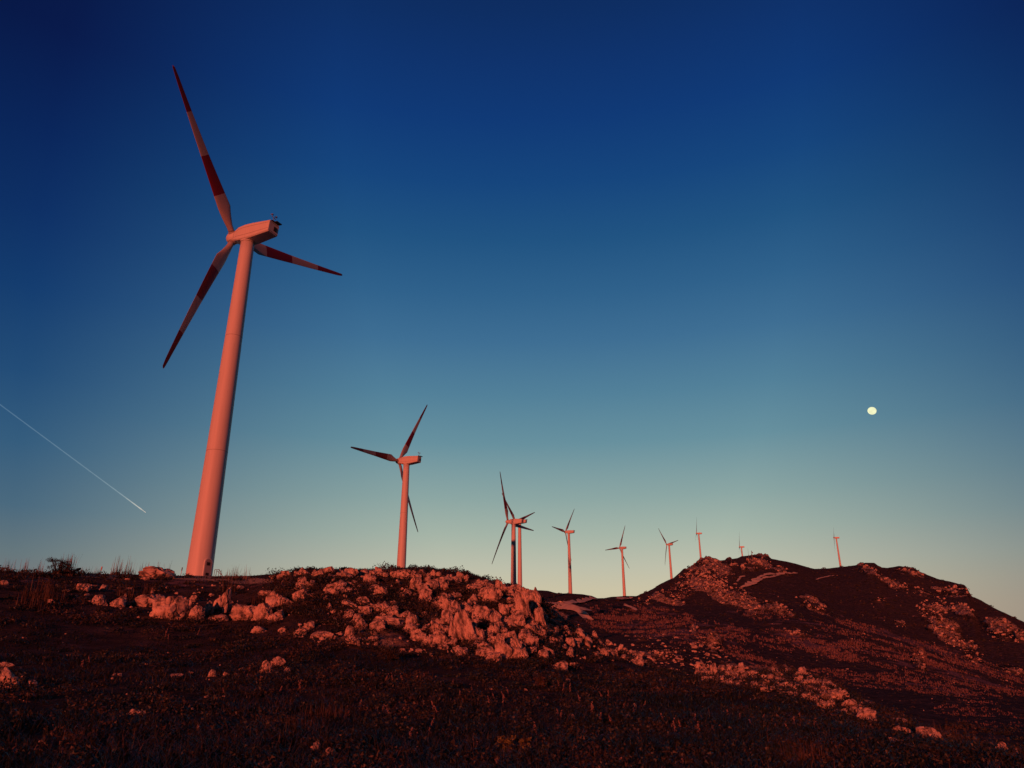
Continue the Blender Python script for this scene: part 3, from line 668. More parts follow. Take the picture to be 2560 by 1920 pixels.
def leafballs(cx, cy, cz, rad_, hgt, nleaf, lsize, colr, flat=1.0):
    """small leaf triangles through a dome's volume"""
    n = len(cx); tot = n*nleaf
    i = np.repeat(np.arange(n), nleaf)
    a = RNG.uniform(0, 2*np.pi, tot); ph = np.arccos(RNG.uniform(0, 1, tot)); q = RNG.uniform(.45, 1.05, tot)
    lump = 1+.35*vnoise(np.cos(a)*1.7+i, np.sin(a)*1.7, ph*2+i*3.1, 91)
    R = rad_[i]*q*lump
    P = np.stack([cx[i]+R*np.sin(ph)*np.cos(a), cy[i]+R*np.sin(ph)*np.sin(a), cz[i]+hgt[i]*q*lump*np.cos(ph)], -1)
    d1 = RNG.normal(size=(tot, 3)); d1 /= np.linalg.norm(d1, axis=1)[:, None]; d2 = RNG.normal(size=(tot, 3)); d2 /= np.linalg.norm(d2, axis=1)[:, None]
    s = (lsize[i]*RNG.uniform(.6, 1.4, tot))[:, None]
    V = np.stack([P-d1*s, P+d1*s, P+d2*s*1.2], 1).reshape(-1, 3)
    T = np.arange(tot*3).reshape(-1, 3)
    c = colr[i]*RNG.uniform(.6, 1.5, (tot, 1)); C = np.repeat(np.concatenate([c, np.ones((tot, 1))], 1), 3, 0)
    return V, T, C
def joinparts(parts):
    Vs, Fs, Cs, off = [], [], [], 0
    for V, Q, C in parts: Vs.append(V); Fs.append(Q+off); Cs.append(C); off += len(V)
    return np.concatenate(Vs), np.concatenate(Fs), np.concatenate(Cs)
def stuff(name, V, Q, C, m, label, cat):
    return link(name, newmesh(name, V, Q, None, False, C), m, kind='stuff', label=label, category=cat)
# foreground grass
def sector(n, r0, r1, bmax=37, p=1.0):
    u = RNG.random(n)**p; r = r0*(r1/r0)**u; b = np.radians(RNG.uniform(-bmax, bmax, n)); return np.sin(b)*r, np.cos(b)*r, r
tx, ty, tr = sector(9500, 11, 95, p=.85)
dn = fbm(tx/3.5, ty/3.5, tx*0, 3, 81); k = dn > RNG.uniform(-.6, .3, len(tx)); tx, ty, tr, dn = tx[k], ty[k], tr[k], dn[k]
nb_ = 16; i = np.repeat(np.arange(len(tx)), nb_)
sp_ = .10+.006*tr[i]; bx = tx[i]+RNG.normal(size=len(i))*sp_; by = ty[i]+RNG.normal(size=len(i))*sp_; bz = height_at(bx, by)-.02
dryness = np.clip(-.05+2.0*fbm(tx/7, ty/7, tx*0+7, 3, 83), 0, 1)[i]*RNG.random(len(i))**1.5+(RNG.random(len(i)) > .985)*1.3
fd = sstep(34, 48, tr)[i][:, None]; colr = (np.array([[.017, .028, .024]])*(1-dryness[:, None])+np.array([[.078, .050, .042]])*dryness[:, None])*(1-.3*fd)
hg = RNG.uniform(.10, .38, len(i))*(1+.5*dn[i])*(1-.35*sstep(30, 60, tr)[i]); wd = .010+.0009*tr[i]
V, Q, C = blades(bx, by, bz, hg, wd, RNG.uniform(.2, 1.6, len(i)), colr, 3)
stuff('grass', V, Q, C, M_GRASS, 'dark rough grass covering the foreground slope', 'grass')
# low cushions of scrub between the rocks and on the slopes
x1, y1, r1 = sector(4200, 14, 135, p=.62)
k = fbm(x1/7, y1/7, x1*0, 3, 85) > RNG.uniform(-.5, .4, len(x1)); 
dpad = np.hypot(x1+40, y1-103) > 17; k &= dpad
k &= ~((y1 > 88) & (np.degrees(np.arctan2(x1, y1)) < -15.5) & (np.degrees(np.arctan2(x1, y1)) > -31)); x1, y1, r1 = x1[k], y1[k], r1[k]
q = RNG.random(620); qx = RNG.uniform(690, 1370, 620); qy = np.interp(qx, [690, 1018, 1340], [1440, 1432, 1500])+q*np.interp(qx, [690, 900, 1370], [90, 150, 170])
hx, hy, hz, okq = ground_hit(qx, qy); x1 = np.concatenate([x1, hx[okq]]); y1 = np.concatenate([y1, hy[okq]]); r1 = np.hypot(x1, y1); z1 = height_at(x1, y1)
ra = (.2+.5*RNG.random(len(x1))+.7*RNG.random(len(x1))**5)*(1+r1/200); sh = RNG.random(len(x1))[:, None]
sh = sh**2; c1 = np.array([[.018, .027, .024]])*(1-sh)+np.array([[.075, .048, .040]])*sh
pa = leafballs(x1, y1, z1-.05, ra, ra*RNG.uniform(.35, .65, len(x1)), 150, .022+.0009*r1, c1)
x2 = RNG.uniform(1380, 2560, 14000); y2 = RNG.uniform(1410, 1800, 14000)
X2, Y2, Z2, ok = ground_hit(x2, y2, 100)
kk = ok & (fbm(X2/30, Y2/30, X2*0, 3, 87) > RNG.uniform(-.5, .5, len(X2))) & (height_at(X2, Y2) < 900)
dist = Y2*CP+Z2*SP; X2, Y2, Z2, dist = X2[kk], Y2[kk], Z2[kk], dist[kk]
ra = (.8+3.4*RNG.random(len(X2))**2)*dist/F*1.5; sh = RNG.random(len(X2))[:, None]**2
c2 = np.array([[.028, .030, .028]])*(1-sh)+np.array([[.085, .055, .05]])*sh
pb = leafballs(X2, Y2, Z2-.1, ra, ra*.6, 26, ra*.32, c2)
V, Q, C = joinparts([pa, pb])
stuff('low_scrub', V, Q, C, M_VEG, 'dark cushions of scrub between the rocks and over the far hill', 'scrub')
# dry grass on the far slope
xs_, ys_ = [], []
for (x0, y0, rx, ry, ang, st) in DRY[:16]:
    n = int(rx*ry*.30*st); a = RNG.uniform(0, 6.28, n); q = np.sqrt(RNG.random(n))*1.1; c_, s_ = math.cos(rad(ang)), math.sin(rad(ang))
    xs_.append(x0+q*np.cos(a)*rx*c_-q*np.sin(a)*ry*s_); ys_.append(y0+q*np.cos(a)*rx*s_+q*np.sin(a)*ry*c_)
xs_ = np.concatenate(xs_); ys_ = np.concatenate(ys_); X3, Y3, Z3, ok = ground_hit(xs_, ys_, 60)
ok &= fbm(X3/16, Y3/12, X3*0, 4, 88) > RNG.uniform(-.25, .4, len(X3))
X3, Y3, Z3 = X3[ok], Y3[ok], Z3[ok]; i = np.repeat(np.arange(len(X3)), 5); d3 = (Y3*CP+Z3*SP)[i]
bx = X3[i]+RNG.normal(size=len(i))*d3*.0016; by = Y3[i]+RNG.normal(size=len(i))*d3*.0016
colr = np.array([[.24, .145, .15]])*RNG.uniform(.5, 1.05, (len(i), 1))
V, Q, C = blades(bx, by, height_at(bx, by)-.05, d3*RNG.uniform(.0008, .0030, len(i)), d3*.0012, RNG.uniform(.1, .6, len(i)), colr, 2)
stuff('dry_grass', V, Q, C, M_GRASS, 'reddish dry grass in streaks over the far slope', 'grass')

# tall dry tufts: things of their own
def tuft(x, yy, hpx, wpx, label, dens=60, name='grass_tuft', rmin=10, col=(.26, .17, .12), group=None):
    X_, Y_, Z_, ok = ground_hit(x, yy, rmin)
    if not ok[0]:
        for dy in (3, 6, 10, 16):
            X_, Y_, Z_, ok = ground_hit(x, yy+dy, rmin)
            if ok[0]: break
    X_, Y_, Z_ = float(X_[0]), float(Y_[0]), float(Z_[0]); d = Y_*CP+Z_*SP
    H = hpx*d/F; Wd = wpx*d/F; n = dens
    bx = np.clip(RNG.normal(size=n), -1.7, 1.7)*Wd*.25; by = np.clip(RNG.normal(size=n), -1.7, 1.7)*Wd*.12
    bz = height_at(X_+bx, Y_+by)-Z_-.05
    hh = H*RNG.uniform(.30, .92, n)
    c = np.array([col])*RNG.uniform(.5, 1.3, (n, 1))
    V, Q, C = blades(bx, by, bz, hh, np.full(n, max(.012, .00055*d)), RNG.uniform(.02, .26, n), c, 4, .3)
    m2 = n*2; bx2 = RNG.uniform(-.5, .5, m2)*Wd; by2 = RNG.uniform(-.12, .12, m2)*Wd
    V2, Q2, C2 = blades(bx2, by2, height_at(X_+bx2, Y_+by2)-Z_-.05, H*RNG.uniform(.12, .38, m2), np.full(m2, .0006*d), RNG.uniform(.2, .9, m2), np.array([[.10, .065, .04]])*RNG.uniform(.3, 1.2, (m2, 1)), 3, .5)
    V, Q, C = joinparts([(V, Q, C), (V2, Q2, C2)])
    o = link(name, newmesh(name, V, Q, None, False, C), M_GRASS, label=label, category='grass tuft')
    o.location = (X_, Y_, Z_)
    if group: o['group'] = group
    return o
TU = [(20, 1428, 42, 34, 'thin grass tuft on the skyline at the left picture edge', 24),
 (60, 1431, 46, 26, 'sparse tuft of tall stems second from the left edge', 18),
 (95, 1434, 48, 30, 'leaning tall stems on the skyline left of the bush', 20),
 (165, 1440, 70, 42, 'dense tall grass rising behind the round skyline bush', 110),
 (212, 1436, 26, 34, 'short sparse stems right of the skyline bush', 22),
 (240, 1436, 26, 22, 'wispy grass tuft over the lit pad', 16),
 (300, 1438, 60, 50, 'tallest isolated grass tuft on the left skyline', 46),
 (330, 1438, 46, 18, 'two leaning stems right of the tallest tuft', 7),
 (362, 1440, 42, 40, 'grass tuft behind the skyline boulder, left part', 32),
 (402, 1438, 48, 42, 'grass tuft behind the skyline boulder, right part', 34),
 (595, 1448, 42, 66, 'fan of grass stems right of the nearest tower', 60),
 (560, 1446, 30, 20, 'few bent stems beside the tower handrail', 8),
 (960, 1430, 26, 30, 'wisp of stems on the ridge left of the second tower', 14),
 (980, 1431, 34, 14, 'upright stems just left of the second tower', 8),
 (813, 1434, 24, 12, 'two thin stems beside the skyline knob', 5),
 (1152, 1448, 22, 24, 'wispy stems on the descending ridge', 12),
 (110, 1500, 70, 110, 'patch of reddish upright grass below the skyline bush', 150),
 (80, 1520, 60, 80, 'red brown grass clump lower on the left slope', 90),
 (318, 1492, 44, 50, 'dim grass clump below the tallest skyline tuft', 40),
 (365, 1490, 44, 40, 'dim grass clump under the skyline boulder', 40),
 (570, 1480, 44, 46, 'reddish grass clump below the tower handrail', 50),
 (640, 1510, 40, 50, 'reddish grass clump above the fluted boulders', 50),
 (2372, 1845, 44, 60, 'thin upright grass beside the rounded right boulder', 50),
 (1675, 1740, 22, 70, 'line of lit grass in the right foreground', 60),
 (810, 1800, 50, 130, 'wide clump of arching lit grass in the lower middle', 170),
 (760, 1830, 50, 110, 'arching dark grass clump above the two pale stones', 130),
 (2010, 1900, 60, 120, 'coarse reddish grass clump at the bottom right', 90),
 (190, 1850, 44, 90, 'splayed reddish grass clump in the lower left', 60)]
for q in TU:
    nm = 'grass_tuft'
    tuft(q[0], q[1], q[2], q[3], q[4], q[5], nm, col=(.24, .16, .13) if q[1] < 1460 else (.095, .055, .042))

# bushes: trunk twigs and leafy crown
M_TWIG, t, b = mat('bush_twigs'); b.inputs['Base Color'].default_value = (.05, .035, .025, 1); b.inputs['Roughness'].default_value = .95
def bush(x, yy, wpx, hpx, label, colr, nleaf, name='bush'):
    X_, Y_, Z_, ok = ground_hit(x, yy); X_, Y_, Z_ = float(X_[0]), float(Y_[0]), float(Z_[0]); d = Y_*CP+Z_*SP
    Wd, H = wpx*d/F, hpx*d/F
    root = bpy.data.objects.new(name, None); COL.objects.link(root); root.location = (X_, Y_, Z_-.05); root.empty_display_size = .2
    root['label'] = label; root['category'] = 'bush'
    n = 34; V, Q, C = blades(RNG.normal(size=n)*Wd*.05, RNG.normal(size=n)*Wd*.05, np.zeros(n), H*RNG.uniform(.7, 1.05, n), np.full(n, .0009*d+.01), RNG.uniform(.1, .95, n)*Wd/H*.55, np.full((n, 3), .04), 5, .2)
    link('twigs', newmesh('twigs', V, Q), M_TWIG, root)
    k = 26; a = RNG.uniform(0, 6.28, k); q = np.sqrt(RNG.random(k))*.42*Wd; zz = RNG.uniform(.08, .78, k)*H
    V, T, C = leafballs(q*np.cos(a), q*np.sin(a), zz, np.full(k, Wd*.13), np.full(k, H*.16), nleaf//k, np.full(k, .00050*d+.012), np.repeat(np.array([colr]), k, 0))
    link('crown', newmesh('crown', V, T, None, False, C), M_VEG, root)
    return root
bush(142, 1441, 74, 50, 'dark round leafless bush on the left skyline', (.04, .03, .022), 3000)
bush(1265, 1880, 52, 46, 'orange tipped bush at the bottom centre, left one of two', (.20, .16, .05), 1300)
bush(1312, 1878, 34, 40, 'orange tipped bush at the bottom centre, right one of two', (.20, .16, .05), 900)
bush(972, 1652, 60, 34, 'rounded dark bush below the ridge foot', (.05, .035, .022), 1600)
bush(1350, 1720, 34, 34, 'reddish bushy tuft below the bright cliff block', (.14, .07, .04), 700)
bush(205, 1911, 40, 26, 'pale tipped low bush at the bottom left', (.16, .11, .06), 700)

# flower stalks: stem and reddish buds
M_BUD, t, b = mat('dry_buds'); b.inputs['Base Color'].default_value = (.36, .20, .17, 1); b.inputs['Roughness'].default_value = .8
M_STEM, t, b = mat('flower_stem'); b.inputs['Base Color'].default_value = (.09, .06, .04, 1); b.inputs['Roughness'].default_value = .9
def stalk_meshes(seed):
    r = np.random.default_rng(seed); bm = bmesh.new(); H = .8; bend = r.uniform(-.1, .1, 2)
    P = [(bend[0]*(k/6)**2, bend[1]*(k/6)**2, H*k/6) for k in range(7)]
    rings = []
    for k, p in enumerate(P):
        rr = .009*(1-.6*k/6); rings.append([bm.verts.new((p[0]+rr*math.cos(a), p[1]+rr*math.sin(a), p[2])) for a in (0, 2.09, 4.19)])
    for a, b_ in zip(rings, rings[1:]):
        for i in range(3): bm.faces.new((a[i], a[(i+1) % 3], b_[(i+1) % 3], b_[i]))
    s = bpy.data.meshes.new('stem'); bm.to_mesh(s); bm.free(); s.materials.append(M_STEM)
    bm = bmesh.new()
    for k in range(15):
        t = .5+.5*k/14; a = r.uniform(0, 6.28); o = .045*(1.2-t)
        p = Vector((bend[0]*t*t+o*math.cos(a), bend[1]*t*t+o*math.sin(a), H*t))
        if r.random() < .15: continue
        bmesh.ops.create_icosphere(bm, subdivisions=1, radius=r.uniform(.010, .020), matrix=Matrix.Translation(p)@Matrix.Diagonal((1, 1, 1.6, 1)))
    bu = bpy.data.meshes.new('buds'); bm.to_mesh(bu); bm.free(); bu.materials.append(M_BUD)
    return s, bu
SM = [stalk_meshes(500+k) for k in range(5)]
def stalk(x, yy, hpx):
    X_, Y_, Z_, ok = ground_hit(x, yy)
    if not ok[0]: return
    X_, Y_, Z_ = float(X_[0]), float(Y_[0]), float(Z_[0]); d = Y_*CP+Z_*SP; sc_ = hpx*d/F/.8
    root = bpy.data.objects.new('flower_stalk', None); COL.objects.link(root); root.location = (X_, Y_, Z_-.03)
    root.rotation_euler = (random.uniform(-.12, .12), random.uniform(-.15, .15), random.uniform(0, 6.28)); root.scale = (max(1, sc_*.8)*1.1, max(1, sc_*.8)*1.1, sc_)
    root['label'] = 'thin stalk with small reddish buds rising from the dark foreground grass'; root['category'] = 'flower stalk'; root['group'] = 'budding stalks in the foreground grass'
    s, bu = random.choice(SM); link('stem', s, (), root); link('buds', bu, (), root)
ST = [(750, 1738, 34), (746, 1725, 26), (962, 1716, 30), (980, 1716, 32), (1005, 1714, 30), (887, 1710, 22), (1258, 1775, 36), (1264, 1760, 30), (1224, 1770, 28), (1236, 1756, 22), (1271, 1745, 26),
      (1346, 1762, 24), (1425, 1748, 40), (1408, 1742, 34), (1400, 1728, 26), (1484, 1800, 44), (1478, 1792, 32), (1402, 1808, 30), (1396, 1796, 24), (1450, 1765, 26), (1520, 1752, 26), (1507, 1752, 22),
      (1500, 1812, 30), (1530, 1818, 30), (1682, 1832, 36), (1690, 1842, 28), (1703, 1832, 30), (1737, 1812, 26), (1750, 1848, 36), (1747, 1836, 30), (1660, 1818, 34), (1984, 1828, 36), (1975, 1838, 30), (2036, 1832, 36), (1998, 1806, 24),
      (1516, 1880, 30), (1338, 1840, 34), (1348, 1850, 26), (1430, 1890, 20), (1076, 1832, 36), (1074, 1848, 30), (1022, 1850, 30), (1030, 1858, 26), (1044, 1856, 26), (1086, 1790, 36), (1095, 1794, 30), (955, 1790, 30), (971, 1800, 34), (1017, 1905, 30), (1033, 1892, 26), (1192, 1882, 26),
      (988, 1922, 24), (1250, 1922, 26), (1707, 1918, 24), (1780, 1912, 26), (1542, 1918, 26), (225, 1815, 22), (206, 1670, 20), (204, 1680, 26), (150, 1830, 22), (55, 1906, 20), (220, 1668, 24), (590, 1700, 18), (620, 1688, 24), (618, 1702, 18), (650, 1712, 22), (490, 1600, 26), (410, 1606, 26), (420, 1610, 22), (415, 1590, 20),
      (1560, 1780, 22), (1585, 1790, 20), (1610, 1772, 20), (1820, 1800, 24), (1850, 1812, 26), (1880, 1822, 24), (1910, 1806, 22), (1150, 1748, 22), (1180, 1740, 20), (1130, 1720, 20), (1060, 1700, 18), (870, 1800, 22), (900, 1770, 20), (700, 1740, 22), (560, 1740, 20), (350, 1720, 18)]
for s in ST: stalk(*s)

# ------------------------------------------------------------------ turbines
def paint(name, col, rough=.45, streak=.12):
    m, t, b = mat(name); b.inputs['Roughness'].default_value = rough; b.inputs['Specular IOR Level'].default_value = .25
    tcn = mnode(t, 'ShaderNodeTexCoord'); mp = mnode(t, 'ShaderNodeMapping'); mp.inputs['Scale'].default_value = (1.2, 1.2, .08); t.links.new(tcn.outputs['Object'], mp.inputs[0])
    n = mnode(t, 'ShaderNodeTexNoise'); n.inputs['Scale'].default_value = 2.5; n.inputs['Detail'].default_value = 6; t.links.new(mp.outputs[0], n.inputs['Vector'])
    t.links.new(mixc(t, streak, col, mramp(t, n.outputs[0], [(.3, tuple(v*.35 for v in col)), (.65, col)])), b.inputs['Base Color']); return m
M_WHITE = paint('white_tower_paint', (.78, .77, .76)); M_BLADEW = paint('white_blade_paint', (.42, .40, .43), .4)  # blade white darkened to carry the shade of turned-away faces
M_RED = paint('red_blade_paint', (.19, .016, .036), .4); M_DARK = paint('dark_gap', (.03, .03, .035), .7, 0); M_NAC = paint('nacelle_paint', (.80, .78, .74), .45)
M_GREY = paint('grey_metal', (.25, .25, .27), .5); M_SEAM = paint('seam_sealant', (.44, .42, .41), .8, 0)
def loft(bm, rings, cap=True, mi=0, smooth=True):
    rv = [[bm.verts.new(p) for p in r] for r in rings]; fs = []
    for a, b_ in zip(rv, rv[1:]):
        n = len(a)
        for i in range(n):
            f = bm.faces.new((a[i], a[(i+1) % n], b_[(i+1) % n], b_[i])); f.material_index = mi; f.smooth = smooth; fs.append(f)
    if cap:
        for r in (rv[0], rv[-1]):
            f = bm.faces.new(r); f.material_index = mi
    return fs
def box(bm, c, s, mi=0, rot=None):
    M = Matrix.Translation(c)@(rot or Matrix.Identity(4))@Matrix.Diagonal((s[0], s[1], s[2], 1))
    r = bmesh.ops.create_cube(bm, size=1, matrix=M)
    for v in r['verts']:
        for f in v.link_faces: f.material_index = mi
def tube(bm, p, q, r, n=8, mi=0, r2=None):
    p, q = Vector(p), Vector(q); d = (q-p).normalized(); u = d.orthogonal().normalized(); v = d.cross(u); r2 = r if r2 is None else r2
    loft(bm, [[p+(u*math.cos(a)+v*math.sin(a))*r for a in [2*math.pi*i/n for i in range(n)]], [q+(u*math.cos(a)+v*math.sin(a))*r2 for a in [2*math.pi*i/n for i in range(n)]]], True, mi)
def fin(bm, name, mats, recalc=True):
    if recalc: bmesh.ops.recalc_face_normals(bm, faces=bm.faces)
    me = bpy.data.meshes.new(name); bm.to_mesh(me); bm.free()
    for m in mats: me.materials.append(m)
    return me
TH = 50.6; HUBZ = 51.9; OV = 3.14; TILT = rad(5); BL = 26.0
# tower
def trad(h): return 1.66-(1.66-1.02)*max(0, min(1, h/TH))
bm = bmesh.new(); rings = []
for h in [-11]+[TH*k/18 for k in range(19)]:
    rings.append([(trad(h)*math.cos(a), trad(h)*math.sin(a), h) for a in [2*math.pi*i/72 for i in range(72)]])
loft(bm, rings)
ME_TOWER = fin(bm, 'tower', [M_WHITE])
bm = bmesh.new()
for h in (16.5, 34.2, TH-.12):
    R = trad(h)+.006 if h < 50 else trad(h)+.10; hh = .035 if h < 50 else .12
    for s_ in (0,):
        loft(bm, [[(R*math.cos(a), R*math.sin(a), zz) for a in [2*math.pi*i/72 for i in range(72)]] for zz in (h-hh, h+hh)], False, 1 if h < 50 else 0)
ME_FL = fin(bm, 'flange', [M_WHITE, M_SEAM])
# nacelle: long box tapering to the rear, in a frame whose +Y runs along the shaft
R_T = Matrix.Translation((0, 0, HUBZ))@Matrix.Rotation(TILT, 4, 'X')
bm = bmesh.new()
sec = [(2.35, .85, -.95, .75), (1.3, 1.12, -1.22, 1.12), (.0, 1.2, -1.32, 1.28), (-1.6, 1.2, -1.25, 1.3), (-5.0, 1.08, -.72, 1.24), (-5.08, 1.02, -.66, 1.18)]
def nsec(yv, hw, zb, zt):
    c = .16
    return [(-hw+c, yv, zb), (hw-c, yv, zb), (hw, yv, zb+c), (hw, yv, zt-c), (hw-c, yv, zt), (-hw+c, yv, zt), (-hw, yv, zt-c), (-hw, yv, zb+c)]
loft(bm, [[R_T@Vector(p) for p in nsec(*s_)] for s_ in sec], True, 0, False)
# seams along both flanks
for sgn in (-1, 1):
    for k0, k1 in ((.26, .3), (.76, .8)):
        for (a, b_) in zip(sec[:-2], sec[1:-1]):
            q = []
            for s_, kk_ in ((a, k0), (b_, k0), (b_, k1), (a, k1)):
                q.append(bm.verts.new(R_T@Vector((sgn*(s_[1]+.004), s_[0], s_[2]+(s_[3]-s_[2])*(kk_ if kk_ == k0 else k0+.035)))))
            f = bm.faces.new(q if sgn < 0 else q[::-1]); f.material_index = 1
ME_NAC = fin(bm, 'nacelle', [M_NAC, M_SEAM])
bm = bmesh.new()
def RB(c, s, mi=0): box(bm, R_T@Vector(c), s, mi, Matrix.Rotation(TILT, 4, 'X'))
RB((.35, -5.10, .22), (.62, .05, .72), 0)
ME_HATCH = fin(bm, 'rear_vent', [M_DARK])
bm = bmesh.new()
RB((0, -5.10, -.48), (1.9, .05, .05)); RB((0, -5.10, 1.02), (1.9, .05, .05))
ME_TRIM = fin(bm, 'rear_trim', [M_SEAM])
bm = bmesh.new()
RB((.45, -5.25, 1.36), (1.1, .7, .14)); RB((-.35, -4.9, 1.36), (.5, .5, .1))
ME_SPOIL = fin(bm, 'cooler_hood', [M_DARK])
bm = bmesh.new()
def TB(p, q, r, mi=0): tube(bm, R_T@Vector(p), R_T@Vector(q), r, 8, mi)
TB((-.1, -4.75, 1.25), (-.1, -4.75, 2.25), .045); TB((-.5, -4.75, 2.2), (.35, -4.75, 2.05), .04)
for px_ in (-.5, .35):
    TB((px_, -4.75, 2.1), (px_, -4.75, 2.5), .035)
    for a in (0, 2.1, 4.2):
        bmesh.ops.create_icosphere(bm, subdivisions=2, radius=.10, matrix=Matrix.Translation(R_T@Vector((px_+.16*math.cos(a), -4.75+.16*math.sin(a), 2.5))))
TB((.05, -4.6, 1.25), (.05, -4.6, 1.75), .05)
ME_ANEM = fin(bm, 'anemometer', [M_GREY])
# spinner
bm = bmesh.new(); rings = []
for yv, R in ((2.42, .80), (2.5, .92), (3.0, 1.0), (3.5, .98), (3.9, .86), (4.2, .66), (4.42, .38), (4.5, .12)):
    rings.append([R_T@Vector((R*math.cos(a), yv, R*math.sin(a))) for a in [2*math.pi*i/40 for i in range(40)]])
loft(bm, rings)
ME_SPIN = fin(bm, 'spinner', [M_NAC])
# blade along +Z, trailing edge +X, shaft +Y
def blade_ring(r):
    ch = np.interp(r, [.9, 1.9, 3.2, 4.9, 8, 13, 19.5, 24.5, 25.7, 26], [.95, .98, 1.55, 2.3, 2.0, 1.5, 1.0, .62, .44, .14])
    th = np.interp(r, [.9, 1.9, 3.2, 4.9, 8, 13, 26], [1.0, .95, .62, .34, .25, .19, .15])
    tw = rad(np.interp(r, [.9, 4.9, 10, 18, 26], [-12, -9, -6, -3, -1])-4)
    le = np.interp(r, [.9, 1.9, 4.9, 26], [.5, .5, .36, .32])       # share of chord ahead of the pitch axis
    bend = -.7*(max(0, r-2)/24)**2
    out = []
    nseg = 20
    for k in range(nseg):
        a = 2*math.pi*k/nseg
        xx = (1-math.cos(a))/2
        base = math.sin(a)*.5
        foil = 2.6*(.2969*math.sqrt(xx)-.126*xx-.3516*xx*xx+.2843*xx**3-.1015*xx**4)*(1 if math.sin(a) >= 0 else -1)
        f = np.interp(r, [1.9, 4.9], [0, 1])
        yy = (base*(1-f)+foil*f)*th*ch; X0 = (xx-le)*ch
        out.append((X0*math.cos(tw)-yy*math.sin(tw), X0*math.sin(tw)+yy*math.cos(tw)+bend, r))
    return out
ME_BLADE = None
bm = bmesh.new()
rs = sorted(set([.9, 1.4, 1.9, 2.5, 3.2, 4, 4.9, 6, 6.85, 6.9, 8, 9.5, 11, 12.95, 13, 15, 17, 19.45, 19.5, 21, 23, 24.5, 25.3, 25.7, 26]))
fs = loft(bm, [blade_ring(r) for r in rs])
for f in bm.faces:
    zc = f.calc_center_median().z
    f.material_index = 1 if (6.9 < zc < 12.95 or zc > 19.47) else 0
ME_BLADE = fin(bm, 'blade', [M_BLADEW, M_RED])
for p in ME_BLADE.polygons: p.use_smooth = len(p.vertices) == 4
bm = bmesh.new(); loft(bm, [[(r*math.cos(a), r*math.sin(a), zz) for a in [2*math.pi*i/28 for i in range(28)]] for zz, r in ((.7, .60), (1.05, .60), (1.06, .50))], True)
ME_COL = fin(bm, 'blade_collar', [M_SEAM])
# door on the nearest tower
bm = bmesh.new()
def arch(w, h, n=12): return [(-w/2, 0)]+[(-w/2*math.cos(math.pi*k/n), h-w/2+w/2*math.sin(math.pi*k/n)) for k in range(n+1)]+[(w/2, 0)]
def plate(bm, pts, y0, y1, mi):
    a = [bm.verts.new((p[0], y0, p[1])) for p in pts]; b_ = [bm.verts.new((p[0], y1, p[1])) for p in pts]; n = len(pts)
    bm.faces.new(a).material_index = mi; bm.faces.new(b_[::-1]).material_index = mi
    for i in range(n): bm.faces.new((a[i], b_[i], b_[(i+1) % n], a[(i+1) % n])).material_index = mi
plate(bm, arch(1.15, 2.7), -.4, .06, 0); plate(bm, [(p[0]*.80, .1+p[1]*.92) for p in arch(1.15, 2.7)], -.4, .075, 1)
ME_DOOR = fin(bm, 'door', [M_WHITE, M_BLADEW])
bm = bmesh.new(); box(bm, (0, .085, 1.95), (.46, .03, .42), 0); ME_V1 = fin(bm, 'door_vent', [M_DARK])
bm = bmesh.new(); box(bm, (0, .085, .62), (.46, .03, .36), 0); ME_V2 = fin(bm, 'door_vent', [M_DARK])

TG = 'wind turbines in a row along the ridge'
TL = [  # D, bearing, z, yaw, rotor angle, label
 (110.8, -.3828, 13.42, -1.12, -.759, 'nearest and largest wind turbine, tall leaning tower at left'),
 (248.6, -.1421, 16.75, -1.087, .445, 'second nearest wind turbine, behind the rocky ridge left of centre'),
 (357, .0020, 20.6, -1.055, 5.766, 'front turbine of the overlapping pair, its tower shaded grey below'),
 (507, .0101, 47.4, -1.03, 5.337, 'rear turbine of the overlapping pair, tower fully lit'),
 (650, .0743, 66.3, -1.03, .537, 'wind turbine just right of the overlapping pair, above the dirt track'),
 (813, .1423, 78.1, -.80, .321, 'wind turbine in the middle of the low saddle before the hill'),
 (957, .2021, 103.7, -.80, 1.243, 'wind turbine standing on the left flank of the far hill'),
 (1239, .2401, 165.2, -1.211, 6.148, 'wind turbine behind the rocky knoll of the far hill'),
 (1404, .2905, 167.1, -1.193, 6.096, 'smallest wind turbine, mostly sunk behind the far hill top'),
 (1357, .4013, 166.4, -1.209, .619, 'wind turbine furthest right, alone on the far hill saddle')]
